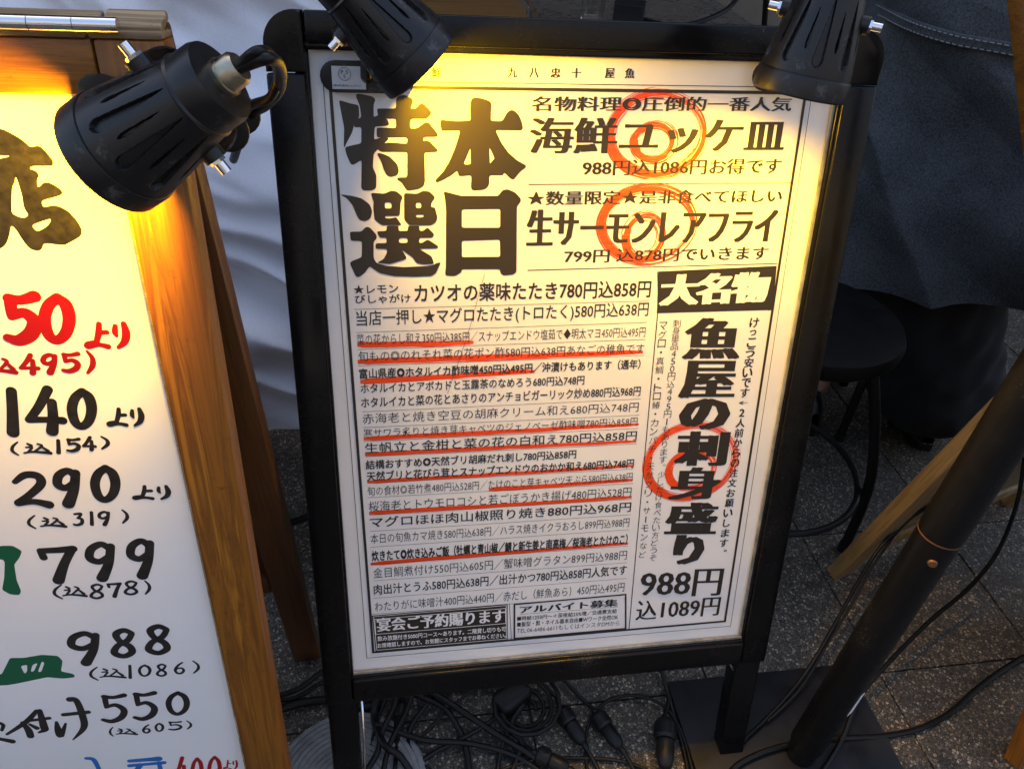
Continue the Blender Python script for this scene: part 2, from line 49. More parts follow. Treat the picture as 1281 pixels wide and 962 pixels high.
BRUSH_GLYPHS = [('5', -525.1, 226.7, -503.0, 226.2, -535.5, 187.4, -512.8, 186.6, 10, 'red'), ('0', -497.7, 226.1, -477.1, 225.6, -507.4, 186.4, -486.2, 185.7, 9, 'red'), ('y', -472.3, 201.3, -439.3, 200.4, -477.1, 179.4, -443.7, 178.2, 5, 'red'), ('k', -550.9, 174.7, -531.2, 173.9, -555.3, 158.3, -535.4, 157.5, 4, 'red'), ('4', -527.6, 173.8, -514.3, 173.3, -531.8, 157.3, -518.3, 156.8, 4.5, 'red'), ('9', -511.1, 173.9, -499.5, 173.5, -515.1, 157.4, -503.4, 156.9, 4.5, 'red'), ('5', -495.7, 174.1, -482.8, 173.6, -499.5, 157.5, -486.5, 157.0, 4.5, 'red'), (')', -477.3, 175.7, -469.9, 175.4, -481.8, 155.2, -474.3, 154.9, 4.5, 'red'), ('1', -547.9, 140.2, -538.1, 139.8, -558.9, 98.8, -548.8, 98.2, 8.5, 'black'), ('4', -529.7, 140.9, -503.0, 139.7, -540.2, 99.4, -512.8, 97.8, 8.5, 'black'), ('0', -496.9, 138.6, -479.3, 137.8, -505.4, 101.5, -487.3, 100.5, 8, 'black'), ('y', -472.3, 118.8, -443.0, 117.3, -475.9, 101.5, -446.3, 99.9, 4, 'black'), ('(', -557.7, 88.6, -550.1, 88.2, -561.2, 75.2, -553.6, 74.7, 3, 'black'), ('k', -546.1, 88.8, -525.0, 87.5, -549.3, 76.1, -528.0, 74.8, 3, 'black'), ('1', -520.3, 88.1, -517.0, 87.9, -523.3, 75.3, -520.0, 75.1, 3.4, 'black'), ('5', -511.5, 89.2, -501.1, 88.6, -514.4, 76.5, -504.0, 75.8, 3.4, 'black'), ('4', -497.5, 90.1, -487.7, 89.5, -500.3, 77.3, -490.4, 76.7, 3.4, 'black'), (')', -484.2, 90.1, -475.7, 89.6, -486.9, 77.4, -478.3, 76.8, 3.4, 'black'), ('2', -563.4, 54.3, -534.1, 52.2, -572.4, 19.5, -542.5, 17.1, 8, 'black'), ('9', -528.4, 56.3, -508.6, 54.9, -537.4, 18.5, -517.1, 16.9, 8, 'black'), ('0', -495.9, 57.6, -476.4, 56.3, -504.0, 19.7, -484.1, 18.1, 8, 'black'), ('y', -467.7, 33.7, -435.1, 31.3, -470.6, 18.9, -437.7, 16.3, 3.8, 'black'), ('(', -564.9, 6.6, -556.2, 5.9, -568.7, -8.4, -559.9, -9.2, 3, 'black'), ('k', -552.8, 5.6, -531.8, 3.8, -556.0, -7.6, -534.9, -9.4, 3, 'black'), ('3', -524.4, 6.1, -516.2, 5.4, -527.6, -8.1, -519.3, -8.9, 3.2, 'black'), ('1', -510.5, 5.9, -507.0, 5.6, -513.6, -8.4, -510.1, -8.7, 3.2, 'black'), ('9', -502.7, 6.2, -492.3, 5.4, -505.9, -9.0, -495.5, -9.9, 3.2, 'black'), (')', -482.9, 6.5, -475.9, 6.0, -486.0, -8.8, -478.9, -9.4, 3.2, 'black'), ('7', -562.6, -31.7, -533.5, -34.4, -573.0, -74.0, -543.2, -77.1, 8, 'black'), ('9', -520.7, -31.6, -496.0, -33.9, -530.3, -75.3, -505.0, -78.0, 8, 'black'), ('9', -483.1, -31.0, -460.2, -33.1, -491.9, -76.1, -468.3, -78.6, 8, 'black'), ('(', -563.9, -81.4, -553.2, -82.5, -568.2, -99.3, -557.4, -100.6, 3.2, 'black'), ('k', -553.7, -81.4, -532.9, -83.6, -557.4, -97.3, -536.4, -99.6, 3, 'black'), ('8', -530.0, -83.9, -516.2, -85.4, -534.1, -103.2, -520.2, -104.7, 3.2, 'black'), ('7', -512.8, -83.6, -501.1, -84.9, -516.6, -101.8, -504.8, -103.1, 3.4, 'black'), ('8', -497.8, -83.1, -483.8, -84.5, -501.4, -101.3, -487.2, -102.9, 3.2, 'black'), (')', -479.3, -85.0, -472.7, -85.7, -482.5, -102.3, -475.8, -103.0, 3.2, 'black'), ('9', -563.9, -148.6, -534.0, -152.3, -573.8, -191.7, -543.2, -195.9, 8, 'black'), ('8', -522.5, -149.1, -499.6, -151.9, -530.6, -189.0, -507.3, -192.2, 7.5, 'black'), ('8', -488.6, -147.4, -464.6, -150.4, -496.2, -188.7, -471.7, -192.0, 7.5, 'black'), ('(', -556.3, -201.6, -545.5, -203.1, -560.6, -221.2, -549.7, -222.8, 3.2, 'black'), ('k', -544.5, -202.0, -520.3, -205.4, -548.1, -219.2, -523.7, -222.7, 3, 'black'), ('1', -516.9, -204.6, -513.8, -205.0, -520.6, -223.2, -517.4, -223.7, 3.2, 'black'), ('0', -506.5, -204.8, -494.6, -206.5, -509.7, -222.2, -497.8, -223.9, 3, 'black'), ('8', -488.8, -206.0, -477.6, -207.6, -492.2, -224.7, -480.9, -226.4, 3, 'black'), ('6', -470.0, -206.1, -459.5, -207.5, -473.0, -223.6, -462.4, -225.1, 3, 'black'), (')', -452.7, -205.9, -443.8, -207.2, -455.7, -224.8, -446.7, -226.1, 3, 'black'), ('5', -553.1, -247.1, -529.2, -250.7, -562.2, -290.3, -537.8, -294.4, 6.5, 'black'), ('5', -520.4, -248.1, -497.8, -251.5, -528.8, -291.7, -505.6, -295.5, 6.5, 'black'), ('0', -485.3, -252.1, -463.9, -255.3, -491.7, -289.3, -469.9, -292.8, 6, 'black'), ('(', -556.1, -301.2, -551.2, -302.0, -559.2, -316.3, -554.2, -317.1, 2.6, 'black'), ('k', -548.7, -302.4, -527.3, -306.0, -551.2, -314.8, -529.6, -318.4, 2.6, 'black'), ('6', -520.7, -302.8, -512.4, -304.2, -523.3, -316.7, -514.9, -318.1, 2.8, 'black'), ('0', -506.9, -302.3, -498.5, -303.7, -509.3, -316.1, -500.9, -317.6, 2.8, 'black'), ('5', -493.0, -301.8, -478.7, -304.1, -495.4, -315.6, -480.9, -318.1, 2.8, 'black'), (')', -474.2, -303.4, -467.4, -304.6, -476.4, -317.4, -469.6, -318.5, 2.8, 'black'), ('4', -496.2, -367.3, -482.2, -369.8, -504.5, -417.3, -490.2, -420.2, 5, 'red'), ('0', -477.8, -370.6, -466.3, -372.7, -485.7, -421.0, -474.0, -423.3, 4.5, 'red'), ('0', -458.8, -371.0, -445.5, -373.5, -466.1, -420.0, -452.4, -422.7, 4.5, 'red'), ('y', -443.8, -381.5, -427.6, -384.5, -446.2, -398.3, -429.8, -401.4, 2, 'red')]
BRUSH_STROKES = [([(-622.7, -262.4, 2.52), (-637.7, -278.9, 3.24), (-661.0, -295.7, 1.8)], 'black'), ([(-641.0, -279.3, 2.52), (-638.4, -292.6, 3.96), (-638.8, -302.8, 3.96)], 'black'), ([(-634.5, -277.2, 2.16), (-613.1, -276.1, 2.52)], 'black'), ([(-619.5, -262.4, 2.88), (-621.5, -288.5, 4.32), (-621.9, -294.4, 3.6), (-628.8, -297.9, 1.44)], 'black'), ([(-634.6, -283.1, 1.8), (-629.1, -290.4, 2.88)], 'black'), ([(-607.5, -283.9, 1.8), (-608.8, -297.6, 3.96), (-608.3, -307.1, 3.6), (-598.8, -287.6, 1.44)], 'black'), ([(-597.5, -272.7, 2.88), (-571.9, -272.3, 2.88)], 'black'), ([(-585.8, -249.0, 3.96), (-579.7, -252.2, 3.6), (-579.0, -277.1, 3.96), (-582.1, -297.4, 3.6), (-597.5, -316.1, 0.9)], 'black'), ([(-666.0, -274.2, 2.16), (-660.8, -279.6, 2.16), (-664.4, -288.2, 1.8)], 'black'), ([(-670.8, -301.9, 2.52), (-658.9, -308.7, 3.6)], 'black'), ([(-591.1, -351.3, 2.52), (-584.1, -355.1, 2.88), (-582.1, -373.1, 2.52)], 'blue'), ([(-546.6, -364.5, 2.88), (-529.0, -365.2, 3.24), (-514.3, -365.9, 4.32)], 'blue'), ([(-548.2, -372.9, 2.88), (-524.6, -373.7, 2.52), (-509.7, -373.9, 2.88)], 'blue'), ([(-536.6, -374.0, 3.6), (-545.2, -387.9, 2.88)], 'blue'), ([(-515.5, -372.8, 2.52), (-516.1, -393.4, 2.88)], 'blue')]

# ---------------------------------------------------------------- helpers
def tag(o, label=None, cat=None, group=None, kind=None):
    if label: o['label'] = label
    if cat: o['category'] = cat
    if group: o['group'] = group
    if kind: o['kind'] = kind
    return o
def thing(name, label, cat, loc, group=None, rotz=0):
    o = bpy.data.objects.new(name, None); COL.objects.link(o); o.empty_display_size = .05
    o.location = loc; o.rotation_euler = (0, 0, rotz)
    return tag(o, label, cat, group)
def wm(o):
    m = o.matrix_basis.copy() if o.type != 'EMPTY' else Matrix.LocRotScale(o.location, o.rotation_euler, None)
    return (wm(o.parent) @ m) if o.parent else m
def obj(name, bm, mat, parent=None, M=None, smooth=False, kind=None, label=None, mesh=None):
    """link a bmesh as one object; M is its world matrix"""
    if mesh is None:
        mesh = bpy.data.meshes.new(name); bm.to_mesh(mesh); bm.free()
        if smooth is not False:
            for p in mesh.polygons: p.use_smooth = True
            if smooth is not True: mesh.set_sharp_from_angle(angle=R(smooth))
        for m in (mat if isinstance(mat, (list, tuple)) else [mat]): mesh.materials.append(m)
    o = bpy.data.objects.new(name, mesh); COL.objects.link(o)
    M = M or Matrix.Identity(4)
    if parent is not None:
        o.parent = parent; o.matrix_basis = wm(parent).inverted() @ M
    else: o.matrix_basis = M
    if kind: o['kind'] = kind
    if label: o['label'] = label
    return o
def B(): return bmesh.new()
def box(bm, lo, hi, M=None, bev=0, seg=2):
    r = bmesh.ops.create_cube(bm, size=1); vs = r['verts']
    lo, hi = Vector(lo), Vector(hi); c = (lo + hi) / 2; d = hi - lo
    for v in vs: v.co = Vector((v.co.x * d.x, v.co.y * d.y, v.co.z * d.z)) + c
    if bev:
        es = list({e for v in vs for e in v.link_edges})
        rb = bmesh.ops.bevel(bm, geom=es, offset=bev, segments=seg, affect='EDGES', profile=.5)
        vs = list({v for f in rb['faces'] for v in f.verts} | {v for v in vs if v.is_valid})
    if M is not None:
        for v in vs: v.co = M @ v.co
    return vs
def frames(pts):
    T = []
    for i in range(len(pts)):
        a = pts[max(i - 1, 0)]; b = pts[min(i + 1, len(pts) - 1)]
        T.append((b - a).normalized())
    u = T[0].orthogonal().normalized(); out = []
    for t in T:
        u = (u - t * u.dot(t)).normalized(); out.append((t, u, t.cross(u)))
    return out
def spline(pts, n=8):
    pts = [Vector(p) for p in pts]; out = []
    for i in range(len(pts) - 1):
        p0 = pts[max(i - 1, 0)]; p1 = pts[i]; p2 = pts[i + 1]; p3 = pts[min(i + 2, len(pts) - 1)]
        for k in range(n):
            t = k / n
            out.append(.5 * ((2 * p1) + (p2 - p0) * t + (2 * p0 - 5 * p1 + 4 * p2 - p3) * t * t + (3 * p1 - p0 - 3 * p2 + p3) * t ** 3))
    out.append(pts[-1]); return out
def tube(bm, pts, r, seg=12, cap=True, closed=False):
    pts = [Vector(p) for p in pts]; F = frames(pts); rings = []
    for i, (p, (t, u, w)) in enumerate(zip(pts, F)):
        rr = r[i] if isinstance(r, (list, tuple)) else r
        rings.append([bm.verts.new(p + (u * math.cos(a) + w * math.sin(a)) * rr) for a in (2 * math.pi * k / seg for k in range(seg))])
    for a, b in zip(rings, rings[1:]):
        for k in range(seg): bm.faces.new((a[k], a[(k + 1) % seg], b[(k + 1) % seg], b[k]))
    if cap: bm.faces.new(rings[0][::-1]); bm.faces.new(rings[-1])
    return rings
def lathe(bm, prof, seg=48, M=None):
    """profile of (r, z) about local z"""
    rings = []
    for r, z in prof:
        if r < 1e-6: rings.append([bm.verts.new((0, 0, z))])
        else: rings.append([bm.verts.new((r * math.cos(2 * math.pi * k / seg), r * math.sin(2 * math.pi * k / seg), z)) for k in range(seg)])
    for a, b in zip(rings, rings[1:]):
        for k in range(seg):
            q = (k + 1) % seg
            if len(a) == 1 and len(b) > 1: bm.faces.new((a[0], b[q], b[k]))
            elif len(b) == 1 and len(a) > 1: bm.faces.new((a[k], a[q], b[0]))
            elif len(a) > 1: bm.faces.new((a[k], a[q], b[q], b[k]))
    if M is not None:
        for rg in rings:
            for v in rg: v.co = M @ v.co
    bmesh.ops.recalc_face_normals(bm, faces=bm.faces[:])
def prism(bm, poly, z0, z1, M=None, bev=0):
    """extrude a 2D outline between z0 and z1"""
    a = [bm.verts.new((x, y, z0)) for x, y in poly]; b = [bm.verts.new((x, y, z1)) for x, y in poly]
    n = len(poly); top = bm.faces.new(b); bot = bm.faces.new(a[::-1])
    for k in range(n): bm.faces.new((a[k], a[(k + 1) % n], b[(k + 1) % n], b[k]))
    vs = a + b
    if bev:
        es = list(top.edges) + list(bot.edges)
        rb = bmesh.ops.bevel(bm, geom=es, offset=bev, segments=2, affect='EDGES', profile=.5)
        vs = list({v for f in rb['faces'] for v in f.verts} | {v for v in vs if v.is_valid})
    if M is not None:
        for v in vs: v.co = M @ v.co
def stadium(L, W, n=10):
    r = W / 2; out = []
    for k in range(n + 1):
        a = -math.pi / 2 + math.pi * k / n; out.append((L / 2 - r + r * math.cos(a), r * math.sin(a)))
    for k in range(n + 1):
        a = math.pi / 2 + math.pi * k / n; out.append((-L / 2 + r + r * math.cos(a), r * math.sin(a)))
    return out
def axes(o, x, y, z):
    M = Matrix((x, y, z)).transposed().to_4x4(); M.translation = o; return M
def ray(px, py): return CROT @ Vector(((px - 640.5) / 960, -(py - 481) / 960, -1))
def at(px, py, d): return CAM + ray(px, py) * d
def onz(px, py, z=0): v = ray(px, py); return CAM + v * ((z - CAM.z) / v.z)

# ---------------------------------------------------------------- materials
def nodes(name):
    m = bpy.data.materials.new(name); m.use_nodes = True; t = m.node_tree
    return m, t, t.nodes['Principled BSDF']
def N(t, kind, **kw):
    n = t.nodes.new(kind)
    for k, v in kw.items():
        if k in n.inputs: n.inputs[k].default_value = v
        else: setattr(n, k, v)
    return n
def ramp(t, fac, stops):
    r = t.nodes.new('ShaderNodeValToRGB'); e = r.color_ramp.elements
    while len(e) < len(stops): e.new(.5)
    for q, (p, c) in zip(e, stops): q.position = p; q.color = (*c, 1) if len(c) == 3 else c
    t.links.new(fac, r.inputs[0]); return r.outputs[0]
def coord(t, scale=(1, 1, 1), out='Object'):
    tc = t.nodes.new('ShaderNodeTexCoord'); mp = t.nodes.new('ShaderNodeMapping'); mp.inputs['Scale'].default_value = scale
    t.links.new(tc.outputs[out], mp.inputs[0]); return mp.outputs[0]
def bump(t, b, h, s=.3, d=.002, prev=None):
    n = t.nodes.new('ShaderNodeBump'); n.inputs['Strength'].default_value = s; n.inputs['Distance'].default_value = d
    t.links.new(h, n.inputs['Height']); t.links.new(n.outputs[0], b.inputs['Normal'])
    if prev is not None: t.links.new(prev.outputs[0], n.inputs['Normal'])
    return n
def plain(name, c, rough=.5, metal=0, spec=.5, var=.0, scale=20, bmp=0, coat=0, c2=None):
    m, t, b = nodes(name)
    b.inputs['Roughness'].default_value = rough; b.inputs['Metallic'].default_value = metal
    b.inputs['Specular IOR Level'].default_value = spec; b.inputs['Coat Weight'].default_value = coat; b.inputs['Coat Roughness'].default_value = .14
    b.inputs['Base Color'].default_value = (*c, 1)
    if var or c2:
        v = coord(t); n = N(t, 'ShaderNodeTexNoise', Scale=scale, Detail=6, Roughness=.65); t.links.new(v, n.inputs['Vector'])
        lo = tuple(x * (1 - var) for x in c); hi = c2 or tuple(min(1, x * (1 + var)) for x in c)
        t.links.new(ramp(t, n.outputs[0], [(.35, lo), (.68, hi)]), b.inputs['Base Color'])
        if rough > .05: t.links.new(ramp(t, n.outputs[0], [(.3, (rough * .75,) * 3), (.7, (min(1, rough * 1.25),) * 3)]), b.inputs['Roughness'])
        if bmp: bump(t, b, n.outputs[0], bmp, .001)
    return m
def wood(name, c1, c2, c3, vertical=True, rough=.5, coat=.12):
    m, t, b = nodes(name)
    v = coord(t, (75, 3.2, 75) if vertical else (3.2, 75, 75))
    n = N(t, 'ShaderNodeTexNoise', Scale=1.0, Detail=9, Roughness=.66, Distortion=1.2); t.links.new(v, n.inputs['Vector'])
    v2 = coord(t, (14, .9, 14) if vertical else (.9, 14, 14))
    n2 = N(t, 'ShaderNodeTexNoise', Scale=1.3, Detail=4, Roughness=.5, Distortion=.4); t.links.new(v2, n2.inputs['Vector'])
    mx = N(t, 'ShaderNodeMix', data_type='FLOAT'); mx.inputs[0].default_value = .5
    t.links.new(n.outputs[0], mx.inputs[2]); t.links.new(n2.outputs[0], mx.inputs[3])
    col = ramp(t, mx.outputs[0], [(.40, c1), (.48, c2), (.53, c1), (.60, c3)])
    v3 = coord(t); sc = N(t, 'ShaderNodeTexNoise', Scale=55, Detail=8, Roughness=.8); t.links.new(v3, sc.inputs['Vector'])
    w = ramp(t, sc.outputs[0], [(.58, (0, 0, 0)), (.70, (.8, .8, .8))])
    m2 = N(t, 'ShaderNodeMix', data_type='RGBA'); t.links.new(w, m2.inputs[0]); t.links.new(col, m2.inputs[6])
    m2.inputs[7].default_value = (c1[0] * .45, c1[1] * .45, c1[2] * .5, 1)
    t.links.new(m2.outputs[2], b.inputs['Base Color'])
    b.inputs['Roughness'].default_value = rough; b.inputs['Coat Weight'].default_value = coat; b.inputs['Coat Roughness'].default_value = .25
    bump(t, b, n.outputs[0], .25, .0006)
    return m
def glossblack(name, base=(.0045, .0045, .005), rough=.20, dust=.009):
    m, t, b = nodes(name)
    v = coord(t); n = N(t, 'ShaderNodeTexNoise', Scale=260, Detail=3, Roughness=.6); t.links.new(v, n.inputs['Vector'])
    n2 = N(t, 'ShaderNodeTexNoise', Scale=9, Detail=6, Roughness=.7); t.links.new(v, n2.inputs['Vector'])
    mm = N(t, 'ShaderNodeMath', operation='MULTIPLY'); t.links.new(n.outputs[0], mm.inputs[0]); t.links.new(n2.outputs[0], mm.inputs[1])
    t.links.new(ramp(t, mm.outputs[0], [(.33, base), (.46, (base[0] + dust,) * 3)]), b.inputs['Base Color'])
    b.inputs['Specular IOR Level'].default_value = .22
    n3 = N(t, 'ShaderNodeTexNoise', Scale=620, Detail=1); t.links.new(v, n3.inputs['Vector']); mu = N(t, 'ShaderNodeMath', operation='MULTIPLY')
    t.links.new(n3.outputs[0], mu.inputs[0]); t.links.new(n2.outputs[0], mu.inputs[1]); mx = N(t, 'ShaderNodeMix', data_type='RGBA'); mx.inputs[7].default_value = (.16, .14, .11, 1)
    t.links.new(ramp(t, mu.outputs[0], [(.43, (0, 0, 0)), (.47, (1, 1, 1))]), mx.inputs[0]); t.links.new(b.inputs['Base Color'].links[0].from_socket, mx.inputs[6]); t.links.new(mx.outputs[2], b.inputs['Base Color'])
    t.links.new(ramp(t, n2.outputs[0], [(.35, (rough * .7,) * 3), (.7, (rough * 1.9,) * 3)]), b.inputs['Roughness'])
    return m
def lampblack():
    m, t, b = nodes('lamp_enamel')
    v = coord(t)
    n2 = N(t, 'ShaderNodeTexNoise', Scale=16, Detail=7, Roughness=.7); t.links.new(v, n2.inputs['Vector'])
    n3 = N(t, 'ShaderNodeTexNoise', Scale=700, Detail=2); t.links.new(v, n3.inputs['Vector'])
    n4 = N(t, 'ShaderNodeTexNoise', Scale=90, Detail=8, Roughness=.8); t.links.new(v, n4.inputs['Vector'])
    col = ramp(t, n2.outputs[0], [(.3, (.006, .006, .007)), (.7, (.013, .0125, .014))])
    mm = N(t, 'ShaderNodeMath', operation='MULTIPLY'); t.links.new(n2.outputs[0], mm.inputs[0]); t.links.new(n4.outputs[0], mm.inputs[1])
    w = ramp(t, mm.outputs[0], [(.305, (0, 0, 0)), (.37, (.55, .55, .55))])
    m2 = N(t, 'ShaderNodeMix', data_type='RGBA'); t.links.new(w, m2.inputs[0]); t.links.new(col, m2.inputs[6]); m2.inputs[7].default_value = (.10, .095, .09, 1)
    t.links.new(m2.outputs[2], b.inputs['Base Color'])
    t.links.new(ramp(t, n2.outputs[0], [(.3, (.27,) * 3), (.7, (.46,) * 3)]), b.inputs['Roughness'])
    b.inputs['Specular IOR Level'].default_value = .38
    bump(t, b, n3.outputs[0], .12, .0004)
    return m
def cloth(name, c, c2, weave=900, bs=.3, rough=.9, sheen=.3, twill=False):
    m, t, b = nodes(name)
    v = coord(t); n = N(t, 'ShaderNodeTexNoise', Scale=weave, Detail=3, Roughness=.7); t.links.new(v, n.inputs['Vector'])
    n2 = N(t, 'ShaderNodeTexNoise', Scale=7, Detail=5); t.links.new(v, n2.inputs['Vector'])
    mx = N(t, 'ShaderNodeMix', data_type='FLOAT'); mx.inputs[0].default_value = .35
    t.links.new(n.outputs[0], mx.inputs[2]); t.links.new(n2.outputs[0], mx.inputs[3])
    t.links.new(ramp(t, mx.outputs[0], [(.38, c), (.62, c2)]), b.inputs['Base Color'])
    b.inputs['Roughness'].default_value = rough; b.inputs['Sheen Weight'].default_value = sheen
    bump(t, b, n.outputs[0], bs, .0008)
    return m
def terrazzo(name, dark, cols):
    m, t, b = nodes(name)
    g = t.nodes.new('ShaderNodeNewGeometry')
    vo = N(t, 'ShaderNodeTexVoronoi', Scale=205, Randomness=1.0); t.links.new(g.outputs['Position'], vo.inputs['Vector'])
    ed = N(t, 'ShaderNodeTexVoronoi', Scale=205, Randomness=1.0, feature='DISTANCE_TO_EDGE'); t.links.new(g.outputs['Position'], ed.inputs['Vector'])
    sep = t.nodes.new('ShaderNodeSeparateColor'); t.links.new(vo.outputs['Color'], sep.inputs[0])
    st = [(i / len(cols), c) for i, c in enumerate(cols)]
    col = ramp(t, sep.outputs[0], st)
    nz = N(t, 'ShaderNodeTexNoise', Scale=3.0, Detail=8, Roughness=.7); t.links.new(g.outputs['Position'], nz.inputs['Vector'])
    e = ramp(t, ed.outputs['Distance'], [(.04, (0, 0, 0)), (.16, (1, 1, 1))])
    m2 = N(t, 'ShaderNodeMix', data_type='RGBA'); t.links.new(e, m2.inputs[0]); m2.inputs[6].default_value = (*dark, 1); t.links.new(col, m2.inputs[7])
    m3 = N(t, 'ShaderNodeMix', data_type='RGBA', blend_type='MULTIPLY'); m3.inputs[0].default_value = .8
    t.links.new(m2.outputs[2], m3.inputs[6]); t.links.new(ramp(t, nz.outputs[0], [(.35, (.45, .42, .40)), (.65, (1, 1, 1))]), m3.inputs[7])
    oi = t.nodes.new('ShaderNodeObjectInfo'); m4 = N(t, 'ShaderNodeMix', data_type='RGBA', blend_type='MULTIPLY'); m4.inputs[0].default_value = 1
    t.links.new(m3.outputs[2], m4.inputs[6]); t.links.new(ramp(t, oi.outputs['Random'], [(0, (.72, .73, .76)), (.5, (1, .97, .93)), (1, (1.0, .88, .74))]), m4.inputs[7])
    sp = N(t, 'ShaderNodeTexNoise', Scale=11, Detail=3, Roughness=.5); t.links.new(g.outputs['Position'], sp.inputs['Vector'])
    m5 = N(t, 'ShaderNodeMix', data_type='RGBA', blend_type='MULTIPLY'); m5.inputs[0].default_value = .75; t.links.new(m4.outputs[2], m5.inputs[6])
    t.links.new(ramp(t, sp.outputs[0], [(.30, (.35, .33, .30)), (.40, (1, 1, 1))]), m5.inputs[7])
    t.links.new(m5.outputs[2], b.inputs['Base Color']); b.inputs['Roughness'].default_value = .55
    bump(t, b, e, .5, .0012)
    return m

M_BLACK = glossblack('black_frame_lacquer')
M_BLACK2 = glossblack('black_steel', (.006, .006, .0065), .38, .008)
M_MATTE = plain('black_rubber', (.007, .007, .0075), .5, spec=.3, var=.3, scale=60)
M_CORD = plain('black_cord', (.006, .006, .0065), .42, spec=.25, var=.3, scale=90)
M_PLATE = plain('black_base_plate', (.012, .012, .014), .45, spec=.3, var=.35, scale=14, bmp=.1)
M_LAMP = lampblack()
M_CHROME = plain('chrome', (.75, .75, .76), .16, 1)
M_STEEL = plain('zinc_steel', (.45, .45, .47), .3, 1, var=.25, scale=60)
M_BRASS = plain('dull_gland_metal', (.38, .35, .26), .34, 1, var=.2, scale=80)
M_LIP = plain('clear_sheet_edge', (.20, .20, .19), .18, .0, var=.4, scale=40)
M_PAPER = plain('poster_paper', (.76, .76, .77), .34, 0, .35, var=.02, scale=6, coat=.4)
def ripple(m, s1=7., st=.16):
    t = m.node_tree; b = t.nodes['Principled BSDF']; g = t.nodes.new('ShaderNodeNewGeometry'); n = N(t, 'ShaderNodeTexNoise', Scale=s1, Detail=3, Roughness=.45)
    t.links.new(g.outputs['Position'], n.inputs['Vector']); q = t.nodes.new('ShaderNodeBump'); q.inputs['Strength'].default_value = st; q.inputs['Distance'].default_value = .02
    t.links.new(n.outputs[0], q.inputs['Height']); t.links.new(q.outputs[0], b.inputs['Coat Normal']); t.links.new(q.outputs[0], b.inputs['Normal'])
M_INK = plain('poster_ink', (.026, .022, .019), .42, 0, .35, coat=.22)
ripple(M_PAPER); ripple(M_INK)
M_WHITE = plain('reversed_lettering', (.76, .76, .78), .4)
M_WPANEL = plain('white_sign_panel', (.80, .80, .82), .36, 0, .4, var=.015, scale=5)
M_STICKER = plain('sticker_silver', (.50, .52, .55), .35)
M_REDB = plain('brush_red', (.30, .003, .006), .4); M_BLKB = plain('brush_black', (.016, .014, .014), .45, var=.4, scale=120)
M_GRNB = plain('brush_green', (.006, .10, .045), .4); M_BLUB = plain('brush_blue', (.012, .13, .42), .4)
M_WOOD = wood('varnished_pine', (.15, .048, .0015), (.26, .090, .003), (.37, .140, .007))
M_WOODH = wood('varnished_pine_rail', (.15, .048, .0015), (.26, .090, .003), (.37, .140, .007), False)
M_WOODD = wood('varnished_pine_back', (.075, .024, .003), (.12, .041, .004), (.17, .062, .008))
M_WORN = wood('worn_pine_top', (.17, .11, .055), (.28, .195, .10), (.38, .28, .16), False, .7, 0)
M_WORN2 = wood('old_yellow_pine', (.22, .13, .04), (.33, .20, .07), (.42, .27, .10))
M_TABLE = wood('table_wood', (.20, .085, .018), (.30, .13, .03), (.38, .17, .04), False)
M_MANH = plain('grey_concrete_disc', (.20, .20, .20), .75, var=.3, scale=30, bmp=.3)
M_SHIRT = cloth('white_cotton', (.66, .65, .68), (.76, .75, .78), 500, .12)
M_DENIM = cloth('dark_denim', (.009, .011, .013), (.066, .073, .082), 300, .7, sheen=.05)
M_JEANS = cloth('black_trousers', (.005, .005, .006), (.010, .010, .012), 700, .4, sheen=.0)
M_THREAD = plain('denim_thread', (.26, .27, .27), .8)
M_SKIN = plain('skin', (.46, .27, .19), .5, var=.06); M_HAIR = plain('black_hair', (.012, .010, .009), .5)
M_SHOE = plain('black_leather', (.012, .012, .012), .35, var=.3); M_WELT = plain('shoe_welt_thread', (.22, .18, .12), .7)
M_SEAT = plain('black_vinyl', (.003, .003, .003), .55, spec=.1, var=.2)
M_GLASS, _t, _b = nodes('clear_glass'); _b.inputs['Transmission Weight'].default_value = 1; _b.inputs['Roughness'].default_value = .02; _b.inputs['IOR'].default_value = 1.45
M_BULB, _t, _b = nodes('lit_bulb'); _b.inputs['Emission Color'].default_value = (1, .5, .06, 1); _b.inputs['Emission Strength'].default_value = 6.0
M_REFL = plain('lamp_reflector', (.6, .55, .45), .3, .6)
M_TILE = terrazzo('washed_aggregate_tile', (.030, .026, .021), [(.075, .066, .053), (.17, .148, .112), (.27, .235, .18), (.09, .078, .062), (.12, .105, .083), (.60, .54, .43), (.24, .162, .09), (.08, .072, .06)])
M_GROUT = plain('tile_bed', (.03, .028, .027), .9, var=.4, scale=80)
M_PLASTER = plain('shop_plaster', (.16, .13, .10), .8, var=.2, scale=4)
M_OPP = plain('grey_render', (.12, .12, .12), .8, var=.2, scale=2)
M_AWN = plain('added_awning_canvas', (.05, .045, .04), .8, var=.2)
def marker():
    m, t, b = nodes('orange_marker'); v = coord(t, (6, 400, 1)); n = N(t, 'ShaderNodeTexNoise', Scale=1.5, Detail=4, Roughness=.6); t.links.new(v, n.inputs['Vector'])
    t.links.new(ramp(t, n.outputs[0], [(.34, (.72, .045, .002)), (.62, (.82, .075, .006)), (.8, (.85, .16, .04))]), b.inputs['Base Color'])
    b.inputs['Roughness'].default_value = .4; return m
M_MARK = marker()

